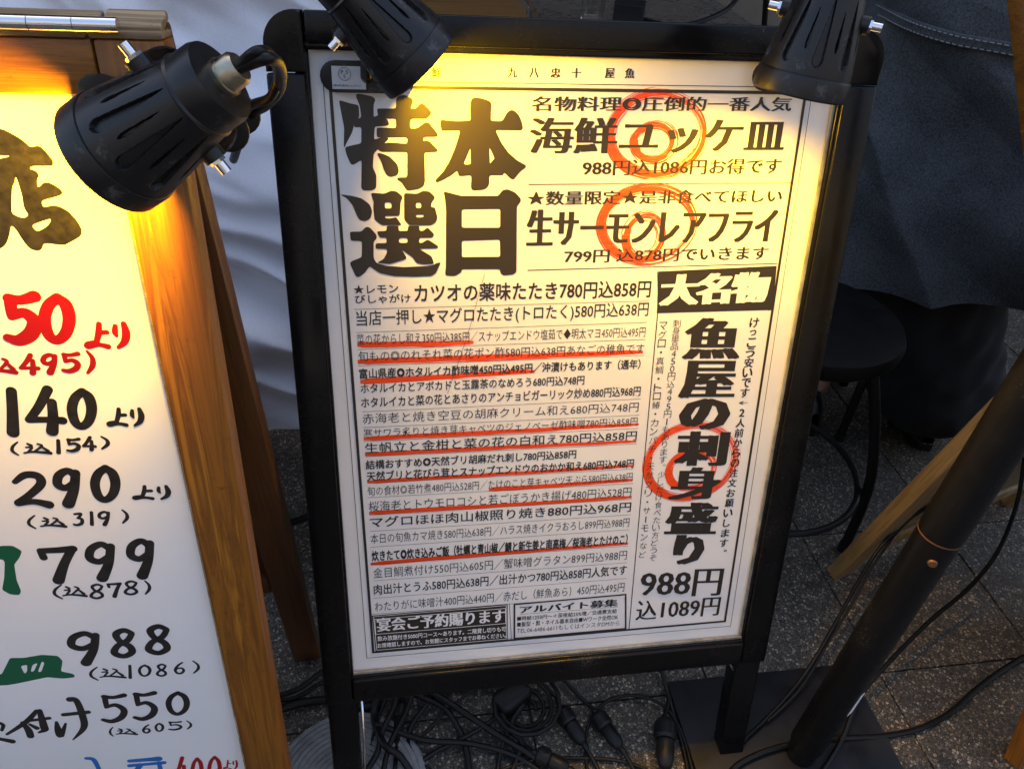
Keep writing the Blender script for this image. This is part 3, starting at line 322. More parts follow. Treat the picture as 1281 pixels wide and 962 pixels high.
# ---------------------------------------------------------------- lettering
DG = bpy.context.evaluated_depsgraph_get
def text_mesh(s, bold=0., dx=0.):
    """flat mesh of a string at size 1; strokes grow by bold all round and by dx sideways only"""
    cu = bpy.data.curves.new('t', 'FONT'); cu.body = s; cu.resolution_u = 2
    o = bpy.data.objects.new('t', cu); COL.objects.link(o)
    bpy.context.view_layer.update()
    c2 = o.to_curve(DG()).copy(); o.to_curve_clear(); bpy.data.objects.remove(o)
    c2.dimensions = '2D'; c2.fill_mode = 'BOTH'; c2.resolution_u = 2; c2.offset = max(-.004, min(0, bold))
    o2 = bpy.data.objects.new('t2', c2); COL.objects.link(o2); bpy.context.view_layer.update()
    me = bpy.data.meshes.new_from_object(o2.evaluated_get(DG())); bpy.data.objects.remove(o2)
    sh = [(0, 0)]
    if dx:
        n = max(1, math.ceil(dx / .022)); sh = [(dx * k / n, 0) for k in range(-n, n + 1)]
    if bold > 0:
        base_ = sh if len(sh) < 3 else [sh[0], sh[-1]]
        sh = sh + [(a + bold * .8 * p, bold * .8 * q) for a, _ in base_ for p, q in ((1, 1), (-1, -1), (1, -1), (-1, 1))]
    if len(sh) > 1:
        vs = [v.co.copy() for v in me.vertices]; fs = [tuple(p.vertices) for p in me.polygons]; V = []; F = []
        for i, (a, b) in enumerate(sh):
            o_ = len(V); V += [(p.x + a, p.y + b, i) for p in vs]; F += [tuple(k + o_ for k in f) for f in fs]
        me = bpy.data.meshes.new('t'); me.from_pydata(V, [], F)
    return me
def put_text(name, s, x0, x1, yl, yr, h, bold, dx, mat, parent, M, z, fit=True, slant=0):
    """place a string on a sheet: millimetres, x0..x1 wide, centre line yl..yr, h high"""
    me = text_mesh(s, bold, dx)
    if not me.vertices: return None
    xs = [v.co.x for v in me.vertices]; ys = [v.co.y for v in me.vertices]
    ax, bx, ay, by = min(xs), max(xs), min(ys), max(ys)
    for v in me.vertices:
        u = (v.co.x - ax) / max(bx - ax, 1e-6); w = (v.co.y - (ay + by) / 2) / max(by - ay, 1e-6)
        v.co = ((x0 + (x1 - x0) * u + w * slant * h) / 1000, (yl + (yr - yl) * u + w * h) / 1000, z + v.co.z * 4e-6)
    me.materials.append(mat); me.name = name
    o = bpy.data.objects.new(name, me); COL.objects.link(o); o.parent = parent; o.matrix_basis = wm(parent).inverted() @ M
    return o
def flat(bm, loops, z, mi=0):
    """a flat outline with holes, millimetres"""
    vs = [[Vector((x / 1000, y / 1000, 0)) for x, y in lp] for lp in loops]
    tri = tessellate_polygon(vs); allv = [bm.verts.new((p.x, p.y, z)) for lp in vs for p in lp]
    for t in tri:
        a, b, c = (allv[i] for i in t)
        n = (b.co - a.co).cross(c.co - a.co)
        if n.length < 1e-14: continue
        try: f = bm.faces.new((a, b, c) if n.z > 0 else (a, c, b)); f.material_index = mi
        except ValueError: pass
def soften(lp, n=2, keep=.5):
    """round the corners of a traced outline"""
    for _ in range(n):
        out = []
        for i, p in enumerate(lp):
            q = lp[(i + 1) % len(lp)]
            d = math.dist(p, q)
            if d < 1.2: out.append(((p[0] + q[0]) / 2, (p[1] + q[1]) / 2)); continue
            c = min(.25, 1.3 / d)
            out.append((p[0] + (q[0] - p[0]) * c, p[1] + (q[1] - p[1]) * c)); out.append((q[0] + (p[0] - q[0]) * c, q[1] + (p[1] - q[1]) * c))
        lp = out
    return lp
def ribbon(bm, pts, z, cap=True):
    """brush stroke: (x, y, width) in metres, each step a hair above the last"""
    P = spline([(x, y, w) for x, y, w in pts], 7); n = len(P); pl = pr = None; dz = 6e-6
    for i, p in enumerate(P):
        a = P[max(i - 1, 0)]; b = P[min(i + 1, n - 1)]; t = Vector((b.x - a.x, b.y - a.y)); t = t.normalized() if t.length > 0 else Vector((1, 0))
        w = max(p.z, 1e-4) / 2; nx, ny = -t.y * w, t.x * w; zz = z + i * dz
        l = bm.verts.new((p.x + nx, p.y + ny, zz)); r = bm.verts.new((p.x - nx, p.y - ny, zz))
        if pl: bm.faces.new((pr, r, l, pl))
        pl, pr = l, r
        if cap and i in (0, n - 1):
            s = -1 if i == 0 else 1; c = bm.verts.new((p.x, p.y, zz + s * 4e-6)); a0 = math.atan2(t.y * s, t.x * s)
            rim = [bm.verts.new((p.x + w * math.cos(a0 + math.pi * (k / 8 - .5)), p.y + w * math.sin(a0 + math.pi * (k / 8 - .5)), zz + s * 4e-6)) for k in range(9)]
            for k in range(8): bm.faces.new((c, rim[k], rim[k + 1]))
    return z + n * dz

# ---------------------------------------------------------------- the setting
bm = B(); bmesh.ops.create_grid(bm, x_segments=1, y_segments=1, size=60)
tag(obj('ground', bm, M_GROUT, M=Matrix.Translation((0, 0, -.006))), kind='structure')
pave = bpy.data.objects.new('pavement', None); COL.objects.link(pave); tag(pave, kind='structure')
TS = .335; tm = None
for i in range(-8, 10):
    for j in range(-8, 9):
        x = .66 + TS * i; y = .05 + TS * j
        if x < -2.2 or x > 3.4 or y < -2.4 or y > 2.5: continue
        M = Matrix.Translation((x + TS / 2, y + TS / 2, -.004 + random.uniform(-.0005, .0006)))
        if tm is None:
            bm = B(); box(bm, (-TS / 2 + .0016, -TS / 2 + .0016, -.03), (TS / 2 - .0016, TS / 2 - .0016, .004), bev=.0012, seg=1)
            tm = obj('tile', bm, M_TILE, pave, M)
        else: obj('tile', None, None, pave, M, mesh=tm.data)
# shop building, plus an unseen awning added to block sky light from above
shop = thing('shop_building', 'plain brown plastered shop front behind the table', 'building', (0, 2.62, 0))
bm = B(); box(bm, (-6, 2.62, 0), (6, 7, 6.4)); obj('wall', bm, M_PLASTER, shop)
bm = B(); box(bm, (-6, 2.57, .0), (6, 2.62, .22), bev=.004); obj('skirting', bm, M_BLACK2, shop)
bm = B(); box(bm, (-5, 1.25, 2.95), (5, 2.56, 3.0), bev=.01); obj('added_awning', bm, M_AWN, shop)
bm = B(); box(bm, (-5, 1.20, 2.72), (5, 1.25, 3.02), bev=.01); obj('added_awning_valance', bm, M_AWN, shop)

opp = thing('added_street_building', 'dull grey building added unseen behind the viewer to dim low sky and reflections', 'building', (0, -9, 0))  # added out of view: blocks the low sky and darkens reflections in the frame
bm = B(); box(bm, (-30, -14, 0), (30, -9, 6.0)); obj('wall', bm, M_OPP, opp)
for k in range(12):
    bm = B(); box(bm, (-22 + k * 3.6, -9.02, .9), (-20 + k * 3.6, -8.98, 2.6), bev=.01); obj('window', bm, M_BLACK, opp)

# ---------------------------------------------------------------- black poster stand
TILT = R(15); BX = Vector((1, 0, 0)); BY = Vector((0, math.sin(TILT), math.cos(TILT))); BZ = BX.cross(BY)
HT = .82184
BC = Vector((0, 0, .25)) + BY * HT / 2
MBD = axes(BC, BX, BY, BZ)
stand = thing('poster_stand', 'black gloss A-frame stand holding the printed fish menu poster, two lamps clipped on top', 'signboard', (0, 0, 0))
def round_rect(x0, y0, x1, y1, r, n=8):
    out = []
    for cx, cy, a0 in ((x1 - r[0], y0 + r[0], -90), (x1 - r[1], y1 - r[1], 0), (x0 + r[2], y1 - r[2], 90), (x0 + r[3], y0 + r[3], 180)):
        for k in range(n + 1):
            a = R(a0 + 90 * k / n); out.append((cx + 1 * r[0] * 0 + math.cos(a) * rr(r, cx, cy, x0, x1, y0, y1), cy + math.sin(a) * rr(r, cx, cy, x0, x1, y0, y1)))
    return out
def rr(r, cx, cy, x0, x1, y0, y1):
    return r[0]
FW = .338
def bar(name, lo, hi, bev, z0=-.022, z1=.016, mat=M_BLACK, par=stand):
    bm = B(); box(bm, (lo[0], lo[1], z0), (hi[0], hi[1], z1), bev=bev, seg=3); return obj(name, bm, mat, par, MBD, smooth=35)
# outer frame: two posts that run down into the legs, a top rail with rounded corner caps, a bottom rail
ytop = .447; yfoot = -(BC.z) / math.cos(TILT) + .004
for s in (-1, 1):
    xa, xb = sorted((s * FW, s * .2985))
    bar('post', (xa, -.456, 0), (xb, .388, 0), .003)
    xa, xb = sorted((s * .336, s * .2945))
    bar('leg', (xa, yfoot, 0), (xb, -.4575, 0), .003, -.024, .008)
    bm = B(); c = (s * (FW - .032), ytop - .032); pts = [(s * .2985, .389), (s * FW, .389)]
    for k in range(11):
        a = R(90 * k / 10); pts.append((c[0] + s * .032 * math.cos(a), c[1] + .032 * math.sin(a)))
    pts += [(s * .2985, ytop)]
    if s < 0: pts = pts[::-1]
    prism(bm, pts, -.0225, .0168, bev=.003); obj('corner_cap', bm, M_BLACK, stand, MBD, smooth=35)
    # rear legs lean back the other way
    bm = B(); top = BC + BX * (s * .30) + BY * .42 + BZ * -.035; foot = Vector((s * .30, top.y + .26, 0.0))
    d = (top - foot).normalized(); box(bm, (-.015, -.01, 0), (.015, .01, (top - foot).length), axes(foot, BX, d.cross(BX), d), .002)
    obj('rear_leg', bm, M_BLACK2, stand)
    bm = B(); a = BC + BX * s * .287 + BY * -.462 + BZ * .004
    if s < 0: tube(bm, [a, a - BY * .09 + BZ * .002, a - BY * .17 - BX * .004], .0022, 8)
    else:
        a = BC + BX * .284 + BY * -.462; tube(bm, spline([a + BX * .0, a - BY * .02 + BX * .012, a - BY * .036 + BX * .022, a - BY * .040 + BX * .027, a - BY * .030 + BX * .028, a - BY * .01 + BX * .022], 6), .0024, 8)
    obj('stay_wire', bm, M_CHROME, stand, smooth=True)
bar('top_rail', (-.2975, .4165, 0), (.2975, ytop, 0), .003)
bar('bottom_rail', (-.2975, -.456, 0), (.2975, -.4155, 0), .003)
# inner snap frame, one step lower, mitre joints at the corners
for nm, lo, hi in (('snap_rail', (-.302, .4105), (.302, .4185)), ('snap_rail', (-.302, -.4225), (.302, -.4125))):
    bar(nm, (*lo, 0), (*hi, 0), .002, -.006, .0105)
for s in (-1, 1):
    xa, xb = sorted((s * .3005, s * .2955)); bar('snap_rail', (xa, -.4115, 0), (xb, .4095, 0), .002, -.006, .0105)
bm = B(); box(bm, (-.2975, -.4160, .003), (.2975, -.4085, .0072), bev=.001); obj('sheet_edge', bm, M_LIP, stand, MBD)
bm = B(); box(bm, (.2915, -.407, .003), (.2955, .409, .0066), bev=.001); obj('sheet_edge', bm, M_LIP, stand, MBD)
bar('back_board', (-.2985, -.416, 0), (.2985, .4165, 0), .001, -.016, -.006)
# the poster: a slightly buckled sheet
bm = B(); bmesh.ops.create_grid(bm, x_segments=60, y_segments=84, size=.5)
def buckle(x, y):
    k = max(0, min(1, (-.20 - y) / .2)); e = max(0, 1 - abs(abs(x) - .29) / .02)
    return (noise.noise(Vector((x * 5, y * 22 + x * 9, 1.3))) * .0011 + .0003 * math.sin(y * 95 + x * 31)) * k
for v in bm.verts: x, y = v.co.x * .592, v.co.y * .830; v.co = (x, y, .00145 + min(0, buckle(x, y)) * 1.6)
poster = obj('poster', bm, M_PAPER, stand, MBD, smooth=True)
ZT = .00185
for t in TEXT:
    if t[-1] == 'V':
        ch, x, y, sz, b, dx, _ = t; me_h = sz
        narrow = {'1': .4, 'り': .62, 'し': .7, 'い': .95, '・': .25, '〜': .35, '。': .3, 'っ': .6}.get(ch, .50 if ch.isdigit() else .84)
        hh = {'一': .15, '←': .3, '・': .22, '。': .25, 'っ': .5, '〜': .9}.get(ch, .74 if ch.isdigit() else .86)
        ox = .25 * sz if ch == '。' else 0; oy = .25 * sz if ch == '。' else 0
        if ch in '〜ー':
            put_text('lettering', '｜', x - .8, x + .8, y, y, sz * .8, b, dx, M_INK, poster, MBD, ZT)
        else: put_text('lettering', ch, x - sz * narrow / 2 + ox, x + sz * narrow / 2 + ox, y + oy, y + oy, sz * hh, b, dx, M_INK, poster, MBD, ZT)
    else:
        s, x0, x1, yl, yr, h, b, dx, colr = t
        put_text('lettering', s, x0, x1, yl, yr, h * (.93 if len(s) > 1 else 1), b, dx, M_WHITE if colr == 'white' else M_INK, poster, MBD, ZT + (.0004 if colr == 'white' else 0))
# collect the upright small columns and single characters into one piece of print each time
for ids in ((0,), (1,), (2, 3, 4, 5), (6, 7, 8, 9, 10)):
    bm = B()
    for i in ids: flat(bm, [soften(lp) for lp in BIG[i]], ZT + i * 2e-5)
    obj('headline_character', bm, M_INK, poster, MBD, kind='stuff' if len(ids) > 1 else None)
bm = B()
def quadline(bm, x0, y0, x1, y1, t, z):
    d = Vector((x1 - x0, y1 - y0)).normalized() * t / 2; n = (-d.y, d.x)
    flat(bm, [[(x0 + n[0], y0 + n[1]), (x0 - n[0], y0 - n[1]), (x1 - n[0], y1 - n[1]), (x1 + n[0], y1 + n[1])]], z)
for i, (x0, y0, x1, y1, t) in enumerate(RULES): quadline(bm, x0, y0, x1, y1, t, ZT - 1e-4 + i * 3e-6)
def frame_lines(bm, q, t, z):
    for i in range(4):
        a, b = q[i], q[(i + 1) % 4]; dx, dy = b[0] - a[0], b[1] - a[1]; L = math.hypot(dx, dy); ex, ey = dx / L * t / 2, dy / L * t / 2
        quadline(bm, a[0] - ex, a[1] - ey, b[0] + ex, b[1] + ey, t, z + i * 4e-6)
frame_lines(bm, THICK, 3.4, ZT + 4e-4); frame_lines(bm, THIN, .7, ZT + 4.5e-4); frame_lines(bm, BOX_C, 2.4, ZT + 3.6e-4)
obj('ruled_lines', bm, M_INK, poster, MBD, kind='stuff')
bm = B(); flat(bm, [BLK], ZT); obj('black_heading_block', bm, M_INK, poster, MBD); bm = B(); flat(bm, [BOX_A], ZT); obj('black_heading_block', bm, M_INK, poster, MBD)
bm = B(); frame_lines(bm, BOX_B, .9, ZT + 1e-4)
a = BOX_A; q = [(a[0][0] + 2, a[0][1] - 2), (a[1][0] - 2, a[1][1] - 2), (a[2][0] - 2, a[2][1] + 2), (a[3][0] + 2, a[3][1] + 2)]; frame_lines(bm, q, .8, ZT + 1.4e-4)
obj('white_box_lines', bm, M_WHITE, poster, MBD, kind='stuff')
# orange felt-pen: underlines with ragged ends, dry-brush rings of many passes
ZM = .00155
for mi, (x0, y0, x1, y1, w) in enumerate(MARK):
    n = 60; top = []; bot = []; bm = B()
    L = math.hypot(x1 - x0, y1 - y0); ph = random.uniform(0, 9)
    for k in range(n + 1):
        t = k / n; x = x0 + (x1 - x0) * t; y = y0 + (y1 - y0) * t + .5 * math.sin(t * 4 + ph) + .6 * noise.noise(Vector((t * 9, ph, 0)))
        hw = w * (.52 - .14 * t) * (1 if 1 < k < n - 1 else .7) + .3 * noise.noise(Vector((t * 40, ph, 2)))
        top.append((x + random.uniform(0, 1.6) * (k == n), y + hw)); bot.append((x, y - hw * .9))
    flat(bm, [bot + top[::-1]], ZM)
    sl_ = (y1 - y0) / (x1 - x0)
    for k in range(14):  # dry streaks left by the nib
        ya = y0 + w * random.uniform(-.58, .60); xa = x0 + L * random.uniform(.0, .7); xb = min(x1 + 2, xa + L * random.uniform(.12, .45))
        quadline(bm, xa, ya + sl_ * (xa - x0), xb, ya + sl_ * (xb - x0) - w * random.uniform(-.04, .08), random.uniform(.15, .5), ZM + 3e-5 + k * 2e-6)
    obj('marker_underline', bm, M_MARK, poster, MBD, kind='stuff')
rz = ZM + 8e-5
def arc(bm, cx, cy, rx, ry, a0, a1, wid, n=44, ph=0., taper=.2):
    global rz
    pl = pr = None; z = rz; rz += 1.1e-6
    for q in range(n + 1):
        t = q / n; a = a0 + (a1 - a0) * t; o_ = .7 * noise.noise(Vector((a * 1.1, ph, .3)))
        x = cx + (rx + o_) * math.cos(a); y = cy + (ry + o_) * math.sin(a)
        w_ = wid * (taper + (1 - taper) * min(1, t * 7, (1 - t) * 7)) * (.8 + .5 * noise.noise(Vector((a * 5, ph, 1)))) / 2
        nx, ny = math.cos(a), math.sin(a)
        l = bm.verts.new(((x + nx * w_) / 1000, (y + ny * w_) / 1000, z)); r_ = bm.verts.new(((x - nx * w_) / 1000, (y - ny * w_) / 1000, z))
        if pl:
            f = bm.faces.new((pr, r_, l, pl)); f.normal_update()
            if f.normal.z < 0: f.normal_flip()
        pl, pr = l, r_
for ri, (cx, cy, rx, ry, ix, iy, irx, iry) in enumerate(RINGS):
    rz = ZM + 8e-5
    for inner, (ax, ay, arx, ary, wid) in enumerate(((cx, cy, rx - 3, ry - 3, 7.2), (ix, iy, irx - 2, iry - 2, 6.0))):
        bm = B(); hot = R(205 if not inner else 195)
        for k in range(30):     # a solid side where the nib pressed, thinning to dry hairlines
            f = random.uniform(-1, 1); c = hot + R(random.gauss(0, 45)); half = R(random.uniform(35, 95))
            arc(bm, ax, ay, arx + f * wid * .5, ary + f * wid * .5, c - half, c + half, random.uniform(.9, 2.1), ph=k + ri * 40)
        for k in range(40):
            f = random.gauss(0, .50); c = random.uniform(0, 6.283); half = R(random.uniform(20, 120))
            arc(bm, ax, ay, arx + f * wid, ary + f * wid, c - half, c + half, random.uniform(.3, 1.5), ph=k * 3 + ri * 17)
        for k in range(2): arc(bm, ax, ay, arx + k * 1.2 - .8, ary + k - .6, R(80), R(80 + 355), 1.3, 90, ph=k + 7 * ri)
        for k in range(9): arc(bm, ax, ay, arx + (k - 4) * wid * .2, ary + (k - 4) * wid * .2, hot - R(random.uniform(22, 50)), hot + R(random.uniform(22, 50)), 1.5, ph=k)
        obj('marker_ring', bm, M_MARK, poster, MBD, kind='stuff')
bm = B(); ribbon(bm, [(x / 1000, y / 1000, .0005) for x, y in SCRATCH], ZT + 8e-4)
ribbon(bm, [(.055, .020, .0002), (.075, .016, .00035), (.093, .004, .0002)], ZT + 8e-4); obj('scratch', bm, M_INK, poster, MBD)

# ---------------------------------------------------------------- wooden menu board on the left
WT = R(8); WY = Vector((0, math.sin(WT), math.cos(WT))); WZ = BX.cross(WY)
WO = Vector((-.37, -.100, .70)); MWD = axes(Vector((0, WO.y, WO.z)), BX, WY, WZ)
WX0, WX1 = -.995, -.3715
wbd = thing('wooden_menu_board', 'varnished wooden A-board with hand-brushed prices on a white panel, at the left', 'signboard', (-.68, 0, 0))
sfoot = -WO.z / math.cos(WT) + .003
def wpart(name, lo, hi, mat, bev=.0025, z0=-.030, z1=0., M=MWD, par=wbd):
    bm = B(); box(bm, (lo[0], lo[1], z0), (hi[0], hi[1], z1), bev=bev); return obj(name, bm, mat, par, M, smooth=35)
wpart('stile', (-.4185, sfoot), (WX1, .418), M_WOOD); wpart('stile', (WX0, sfoot), (WX0 + .047, .418), M_WOOD)
wpart('top_rail', (WX0 + .0475, .381), (-.4195, .418), M_WOODH); wpart('bottom_rail', (WX0 + .0475, -.60), (-.4195, -.555), M_WOODH)
wpart('worn_cap', (-.4210, .4183), (WX1 - .001, .4235), M_WORN, .0018); wpart('worn_cap', (WX0, .4183), (-.4225, .4225), M_WORN, .0018)
wpanel = wpart('white_panel', (WX0 + .044, -.555), (-.4180, .3815), M_WPANEL, .0008, -.014, -.005)
bm = B(); box(bm, (-.4192, -.554, -.006), (-.4178, .381, .0006)); obj('panel_edge_strip', bm, M_WORN, wbd, MWD)
# rear frame, hinged along the top
KT = R(11); KY = Vector((0, -math.sin(KT), math.cos(KT))); KZ = BX.cross(KY)   # KZ faces the viewer
ptop = Vector((0, -.0635 + .0285, 1.118)); MK = axes(ptop, BX, KY, KZ); Lk = 1.118 / math.cos(KT)
def kpart(name, lo, hi, mat, z0=-.028, z1=0., bev=.0025): return wpart(name, lo, hi, mat, bev, z0, z1, MK)
kpart('rear_stile', (-.4185, -Lk + .006), (WX1 - .0015, -.004), M_WOODD); kpart('rear_stile', (WX0, -Lk + .006), (WX0 + .047, -.004), M_WOODD)
kpart('rear_rail', (WX0 + .048, -.05), (-.4195, -.004), M_WOODD); kpart('rear_rail', (WX0 + .048, -.86), (-.4195, -.815), M_WOODD)
kpart('worn_cap', (-.4140, -.0035), (WX1 - .002, .0035), M_WORN, bev=.0018); kpart('worn_cap', (WX0, -.0035), (-.4165, .002), M_WORN, bev=.0018)
kpart('rear_panel', (WX0 + .044, -.815), (-.4185, -.05), M_WOODD, -.016, -.010, .0005)
hp = Vector((0, -.047, 1.1245)); bm = B()
for k in range(9):
    x1 = -.398 - k * .028; tube(bm, [hp + BX * (x1 - .0275), hp + BX * (x1)], .0052, 14)
obj('hinge', bm, M_CHROME, wbd, smooth=40)
# brushed lettering
def unit(pts): return pts
GL = {
 '0': [[(.52, .03, 1), (.2, .2, 1.1), (.06, .5, 1.15), (.2, .85, 1.1), (.5, .98, 1), (.82, .82, 1.1), (.95, .5, 1.2), (.82, .18, 1.2), (.5, .03, 1)]],
 '1': [[(.45, 0, 1.1), (.55, .45, 1.15), (.6, 1, 1.3)]],
 '2': [[(.02, .25, .7), (.3, .03, 1), (.65, .06, 1.1), (.75, .3, 1.1), (.45, .65, 1), (.12, .92, 1)], [(.12, .94, .9), (.55, .88, .9), (.98, .98, 1.2)]],
 '3': [[(.1, .08, .9), (.75, .05, 1), (.5, .38, .9)], [(.42, .4, .8), (.85, .5, 1.1), (.85, .82, 1.2), (.4, .98, 1), (.05, .92, .8)]],
 '4': [[(.55, 0, 1.1), (.3, .4, 1), (.02, .72, .9)], [(.02, .72, .9), (.5, .72, .8), (1, .74, 1)], [(.68, .3, 1), (.72, .65, 1.1), (.7, 1, 1.3)]],
 '5': [[(.1, .05, 1), (.5, .08, .9), (.95, .0, 1.1)], [(.14, .06, 1), (.18, .25, 1), (.22, .42, .9)], [(.2, .45, .7), (.6, .36, 1), (.95, .55, 1.2), (.85, .82, 1.3), (.45, .98, 1.1), (.08, .92, .8)]],
 '6': [[(.75, 0, .8), (.35, .25, 1), (.08, .62, 1.1), (.25, .92, 1.1), (.65, .95, 1.1), (.9, .7, 1.1), (.7, .48, .9), (.3, .52, .8), (.14, .66, .7)]],
 '7': [[(.0, .12, .9), (.1, .32, 1)], [(.02, .12, .9), (.5, .1, 1), (.98, .06, 1.1)], [(.94, .08, 1.1), (.72, .5, 1.2), (.55, 1, 1.5)]],
 '8': [[(.82, .12, .9), (.5, .02, 1), (.18, .16, 1.1), (.35, .42, 1), (.75, .6, 1.1), (.85, .82, 1.1), (.5, .97, 1), (.12, .84, 1.1), (.25, .58, 1), (.66, .38, 1), (.84, .14, .9)]],
 '9': [[(.82, .16, 1), (.5, .02, 1), (.14, .16, 1.1), (.1, .42, 1.1), (.45, .52, 1), (.82, .34, .9)], [(.84, .08, 1.1), (.78, .55, 1.2), (.55, 1, 1.5)]],
 '(': [[(.75, 0, .6), (.25, .35, 1), (.25, .7, 1.1), (.85, 1, .6)]], ')': [[(.2, 0, .6), (.75, .3, 1), (.8, .65, 1.2), (.3, 1, .7)]],
 'k': [[(.12, .22, .9), (.26, .34, 1)], [(.06, .5, .7), (.28, .5, .9), (.16, .82, .8)], [(0, .95, .7), (.35, .86, .9), (1, .97, 1.2)], [(.5, .2, .7), (.66, .36, .9), (.4, .8, .7)], [(.64, .4, .7), (.9, .78, 1.2)]],
 'y': [[(.34, .02, 1), (.33, .4, 1.2), (.28, .8, 1)], [(.34, .38, .9), (.52, .36, 1)], [(.3, .78, 1), (.08, .86, 1.1), (.1, .98, .9), (.34, .88, .9), (.56, .96, 1.1)], [(.72, .1, .9), (.72, .35, 1.1), (.76, .5, .6)], [(.92, .0, 1), (.98, .4, 1.5), (.94, .75, 1.3), (.8, .98, .7)]],
}
bms = ('red', 'black', 'green', 'blue'); MC = {'red': M_REDB, 'black': M_BLKB, 'green': M_GRNB, 'blue': M_BLUB}
zl = {k: -.00492 + i * .00003 for i, k in enumerate(bms)}
for c, ax, ay, bx, by, cx, cy, dx, dy, wt, colr in BRUSH_GLYPHS:
    gb = B(); z = zl[colr]; ws = math.hypot(bx - ax, by - ay); mm = .62 * (1.5 if wt > 5.5 else 1.45)
    for stk in GL[c]:
        pts = []
        for u, v, w in stk:
            x = (ax * (1 - u) + bx * u) * (1 - v) + (cx * (1 - u) + dx * u) * v; y = (ay * (1 - u) + by * u) * (1 - v) + (cy * (1 - u) + dy * u) * v
            pts.append((x / 1000, y / 1000, wt * w * mm / 1000))
        z = ribbon(gb, pts, z)
    obj('brushed_character', gb, MC[colr], wpanel, MWD)
for pts, colr in BRUSH_STROKES:
    gb = B(); ribbon(gb, [(x / 1000, y / 1000, w * 1.95 / 1000) for x, y, w in pts], zl[colr] + random.uniform(0, .0002)); obj('brush_stroke', gb, MC[colr], wpanel, MWD)
for colr, shapes in BRUSH_SHAPES.items():
    for s in shapes:
        gb = B(); flat(gb, [soften(lp) for lp in s], zl[colr]); obj('brushed_character', gb, MC[colr], wpanel, MWD)

